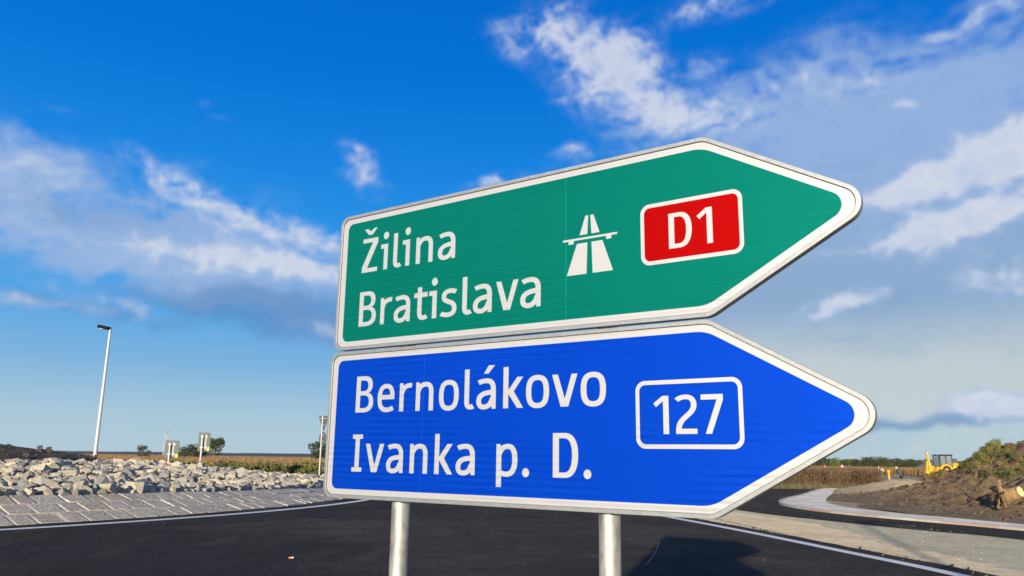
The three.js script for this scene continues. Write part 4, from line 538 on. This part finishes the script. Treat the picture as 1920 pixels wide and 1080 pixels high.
{
  const R = rng(900), l = [];
  for (let row = 0; row < 120; row++) { const d = 66 + row * .85 + row * row * .006; for (let x = -.62 * d; x < -.02 * d; x += .34 + row * .004) { if (d < 74 - (x + 35) * .12 && x > -60) { if (R() < .9) continue; } const t = R(); l.push({ x: x + (R() - .5) * .3, y: -.05, d: d + (R() - .5) * .3, s: 1.1 + .2 * R(), ry: R() * 6.3, rx: (R() - .5) * .16, rz: (R() - .5) * .16, w: 1.1, c: mul3(t < .7 ? [0.331, 0.189, 0.054] : t < .9 ? [0.389, 0.243, 0.078] : [0.176, 0.116, 0.034], .75 + .5 * R()) }); } }
  scatter('corn_field', corn, plantMat, l, 'ripe dry corn crop standing in a wide tan field behind the rocks', 'corn field');
  const l2 = []; for (let row = 0; row < 26; row++) { const d = 128 + row * 1.3; for (let x = .30 * d; x < .60 * d; x += .38) { if (x > .52 * d && R() < .6) continue; l2.push({ x, y: -.05, d: d + R(), s: 1.0 + .2 * R(), ry: R() * 6.3, w: 1.2, c: mul3([.274, .166, .043], .75 + .5 * R()) }); } }
  scatter('corn_field', corn, plantMat, l2, 'strip of golden dry crop between the brown weeds and the trees', 'corn field');
  const g = []; for (let i = 0; i < 4200; i++) { const d = lerp(56, 76, R()), x = lerp(-27, -6, R()); const edge = 62 + (-x - 8) * .55; if (d > edge + 7 * R()) continue; const t = R(); g.push({ x, y: -.05, d, s: .55 + .8 * R() * (1 + .4 * n3(x * .3, d * .3, 4)), ry: R() * 6.3, c: mul3(t < .6 ? [.072, .090, .016] : t < .85 ? [.122, .122, .022] : [.158, .115, .043], .6 + .7 * R()) }); }
  scatter('green_weeds', shrubby, plantMat, g, 'low green weeds in front of the corn field', 'weeds');
  const b = []; for (let i = 0; i < 9500; i++) { const d = lerp(57, 78, R()), x = lerp(13, 31, R()) + (d - 57) * .35; if (x / d > .449 + .008 * n3(d, 1, 2)) continue; const t = R(), lf = smooth(.36, .30, x / d); b.push({ x, y: -.03, d, s: .85 + .55 * R(), ry: R() * 6.3, rx: (R() - .5) * .3, rz: (R() - .5) * .3, h: 1, w: 1, c: mul3(R() < lf * .8 ? [.108, .108, .025] : t < .75 ? [.112, .061, .030] : [.158, .101, .043], .6 + .7 * R()) }); }
  scatter('dry_weeds', weed, plantMat, b, 'dense reddish brown dry weeds beyond the side road', 'weeds');
  const v = []; for (let i = 0; i < 1500; i++) { const d = lerp(54.5, 57.5, R()), x = lerp(13, 30, R()); v.push({ x, y: -.02, d, s: .22 + .3 * R(), ry: R() * 6, c: mul3(R() < .5 ? [.115, .122, .036] : [.202, .158, .079], .7 + .5 * R()) }); }
  scatter('verge_grass', tuft, plantMat, v, 'thin short grass at the far edge of the side road', 'grass');
  // on the mounds
  const w = []; for (let i = 0; i < 14000; i++) { const d = lerp(42, 72, R()), x = lerp(24, 56, R()), az = x / d, h = heapHeight(x, d); if (h < .3 || az < .555 || d < 43 || (d < 47 && R() < .5)) continue; const n = fbm(x * .22, d * .22, 12, 3); const dens = smooth(-.55, .1, n) * (az > .63 ? .75 : 1); if (R() > dens) continue; const tall = az < .62 ? 1 : .55; w.push({ x, y: h - .05, d, s: (.24 + .34 * R()) * tall * (1 + .5 * n), ry: R() * 6.3, rx: (R() - .5) * .3, rz: (R() - .5) * .3, c: mul3(n > .12 ? [.086, .101, .022] : R() < .55 ? [.173, .137, .036] : [.144, .079, .036], .6 + .7 * R()) }); }
  scatter('mound_weeds', shrubby, plantMat, w, 'patchy green and rusty weeds overgrowing the big soil mound', 'weeds');
  const y = []; for (let i = 0; i < 900; i++) { const d = lerp(58, 72, R()), x = d * lerp(.554, .605, Math.sqrt(R())), h = Math.max(0, heapHeight(x, d)); y.push({ x, y: h - .05, d, s: .4 + .75 * R() * smooth(.555, .60, x / d), ry: R() * 6.3, rx: (R() - .5) * .25, rz: (R() - .5) * .25, c: mul3(R() < .6 ? [.115, .130, .022] : [.216, .180, .036], .6 + .7 * R()) }); }
  scatter('tall_weeds', weed, plantMat, y, 'tall yellow-green weeds screening the front of the digger', 'weeds');
  const pk = []; for (let i = 0; i < 2600; i++) { const d = lerp(36, 56, R()), x = d * lerp(.57, .66, R()), h = heapHeight(x, d), n = fbm(x * .3, d * .3, 21, 3); if (h < 1.2 || n < .05) continue; pk.push({ x, y: h - .04, d, s: .16 + .26 * R(), ry: R() * 6.3, rx: (R() - .5) * .4, rz: (R() - .5) * .4, c: mul3(R() < .45 ? [.10, .115, .025] : R() < .6 ? [.19, .14, .045] : [.15, .08, .036], .6 + .7 * R()) }); }
  scatter('slope_weeds', shrubby, plantMat, pk, 'scattered rusty and green weeds on the upper slope of the soil heap', 'weeds');
  const bk = []; for (let i = 0; i < 1500; i++) { const d = lerp(46, 66, R()), x = d * lerp(.475, .535, R()), h = Math.max(0, heapHeight(x, d)); const n = n3(x * .4, d * .4, 3); if (n < -.25) continue; bk.push({ x, y: h - .03, d, s: .22 + .28 * R(), ry: R() * 6.3, c: mul3(R() < .5 ? [.144, .122, .036] : [.173, .115, .058], .6 + .7 * R()) }); }
  scatter('bank_grass', shrubby, plantMat, bk, 'sparse dry grass on the low bank in front of the digger', 'grass');
}

// ---------------------------------------------------------------- uprooted stump, litter
{
  const D = 27.5, p = at(1892, 940, D), R = rng(71), gy = Math.max(0, heapHeight(p[0], D)), g = group('tree_stump', p[0], gy, D, -.3); tag(g, 'uprooted tree stump with pale cut face lying on the soil heap', 'tree stump');
  const wood = new THREE.MeshStandardMaterial({ map: tex(256, speckle([.30, .17, .08], [.42, .27, .14], [.16, .09, .05], 501, .25), .8), bumpMap: grit, bumpScale: .05, roughness: 1 });
  const tr = new THREE.CylinderGeometry(.17, .26, .5, 16, 6); const q = tr.attributes.position; for (let i = 0; i < q.count; i++) { const s = 1 + .12 * n3(q.getX(i) * 5, q.getY(i) * 2, q.getZ(i) * 5); q.setX(i, q.getX(i) * s); q.setZ(i, q.getZ(i) * s); } tr.rotateZ(-1.25); tr.rotateY(-.75); tr.translate(.12, .42, .1); tr.computeVertexNormals(); mesh('trunk', tr, wood, g);
  const fc = new THREE.CylinderGeometry(.165, .165, .02, 18); fc.translate(0, .256, 0); fc.rotateZ(-1.25); fc.rotateY(-.75); fc.translate(.12, .42, .1); mesh('cut_face', fc, std([.72, .52, .24], .8), g);
  for (let i = 0; i < 24; i++) { const a = i / 24 * 6.3 + R() * .3, l = .28 + .4 * R(), o = new THREE.Vector3(-.14, .36, .15), e = o.clone().add(new THREE.Vector3(-.25 * R() - .05, Math.sin(a) * l * .8, Math.cos(a) * l)), m = o.clone().lerp(e, .55).add(new THREE.Vector3(-.12, .05, 0)); if (e.y < -.05) e.y = -.05; mesh('root', new THREE.TubeGeometry(new THREE.QuadraticBezierCurve3(o, m, e), 8, .06 - .03 * R(), 6), wood, g); }
}
{ const p = at(549, 1048, 14), g = group('cigarette_butt', -3.62, .012, 14.0, .5); tag(g, 'orange and white cigarette butt lying on the black asphalt', 'litter'); const r = .012; mesh('filter', cyl(r, r, .045, -.03, r, 0, 10, 0, Math.PI / 2), std([.75, .33, .10], .8), g); mesh('paper', cyl(r, r, .03, .0075, r, 0, 10, 0, Math.PI / 2), std([.8, .78, .74], .8), g); }
{ const a = [[1237, 1016], [1230, 1032], [1222, 1046], [1211, 1059]].map(([x, y]) => { const [dx, dy, dd] = dirOf(x, y), k = (EYE - .012) / -dy; return new THREE.Vector3(dx * k, .012, -dd * k); }); tag(mesh('straw', new THREE.TubeGeometry(new THREE.CatmullRomCurve3(a), 20, .003, 5), std([.55, .52, .42], .9), scene), 'single pale straw lying in the shadow of the signs', 'straw'); }
{ const R = rng(17), l = []; for (let i = 0; i < 70; i++) { const d = lerp(10.5, 26, R()), x = lerp(-9, 6, R()); l.push({ x, y: .006, d, s: .008 + .018 * R() ** 3, ry: R() * 6, c: mul3([.30, .28, .23], .5 + .6 * R()) }); } scatter('road_grit', crumbGeo, std([1, 1, 1], 1), l, 'tiny pale grit scattered over the asphalt', 'grit'); }

scene.fog = null;
renderer.render(scene, camera);
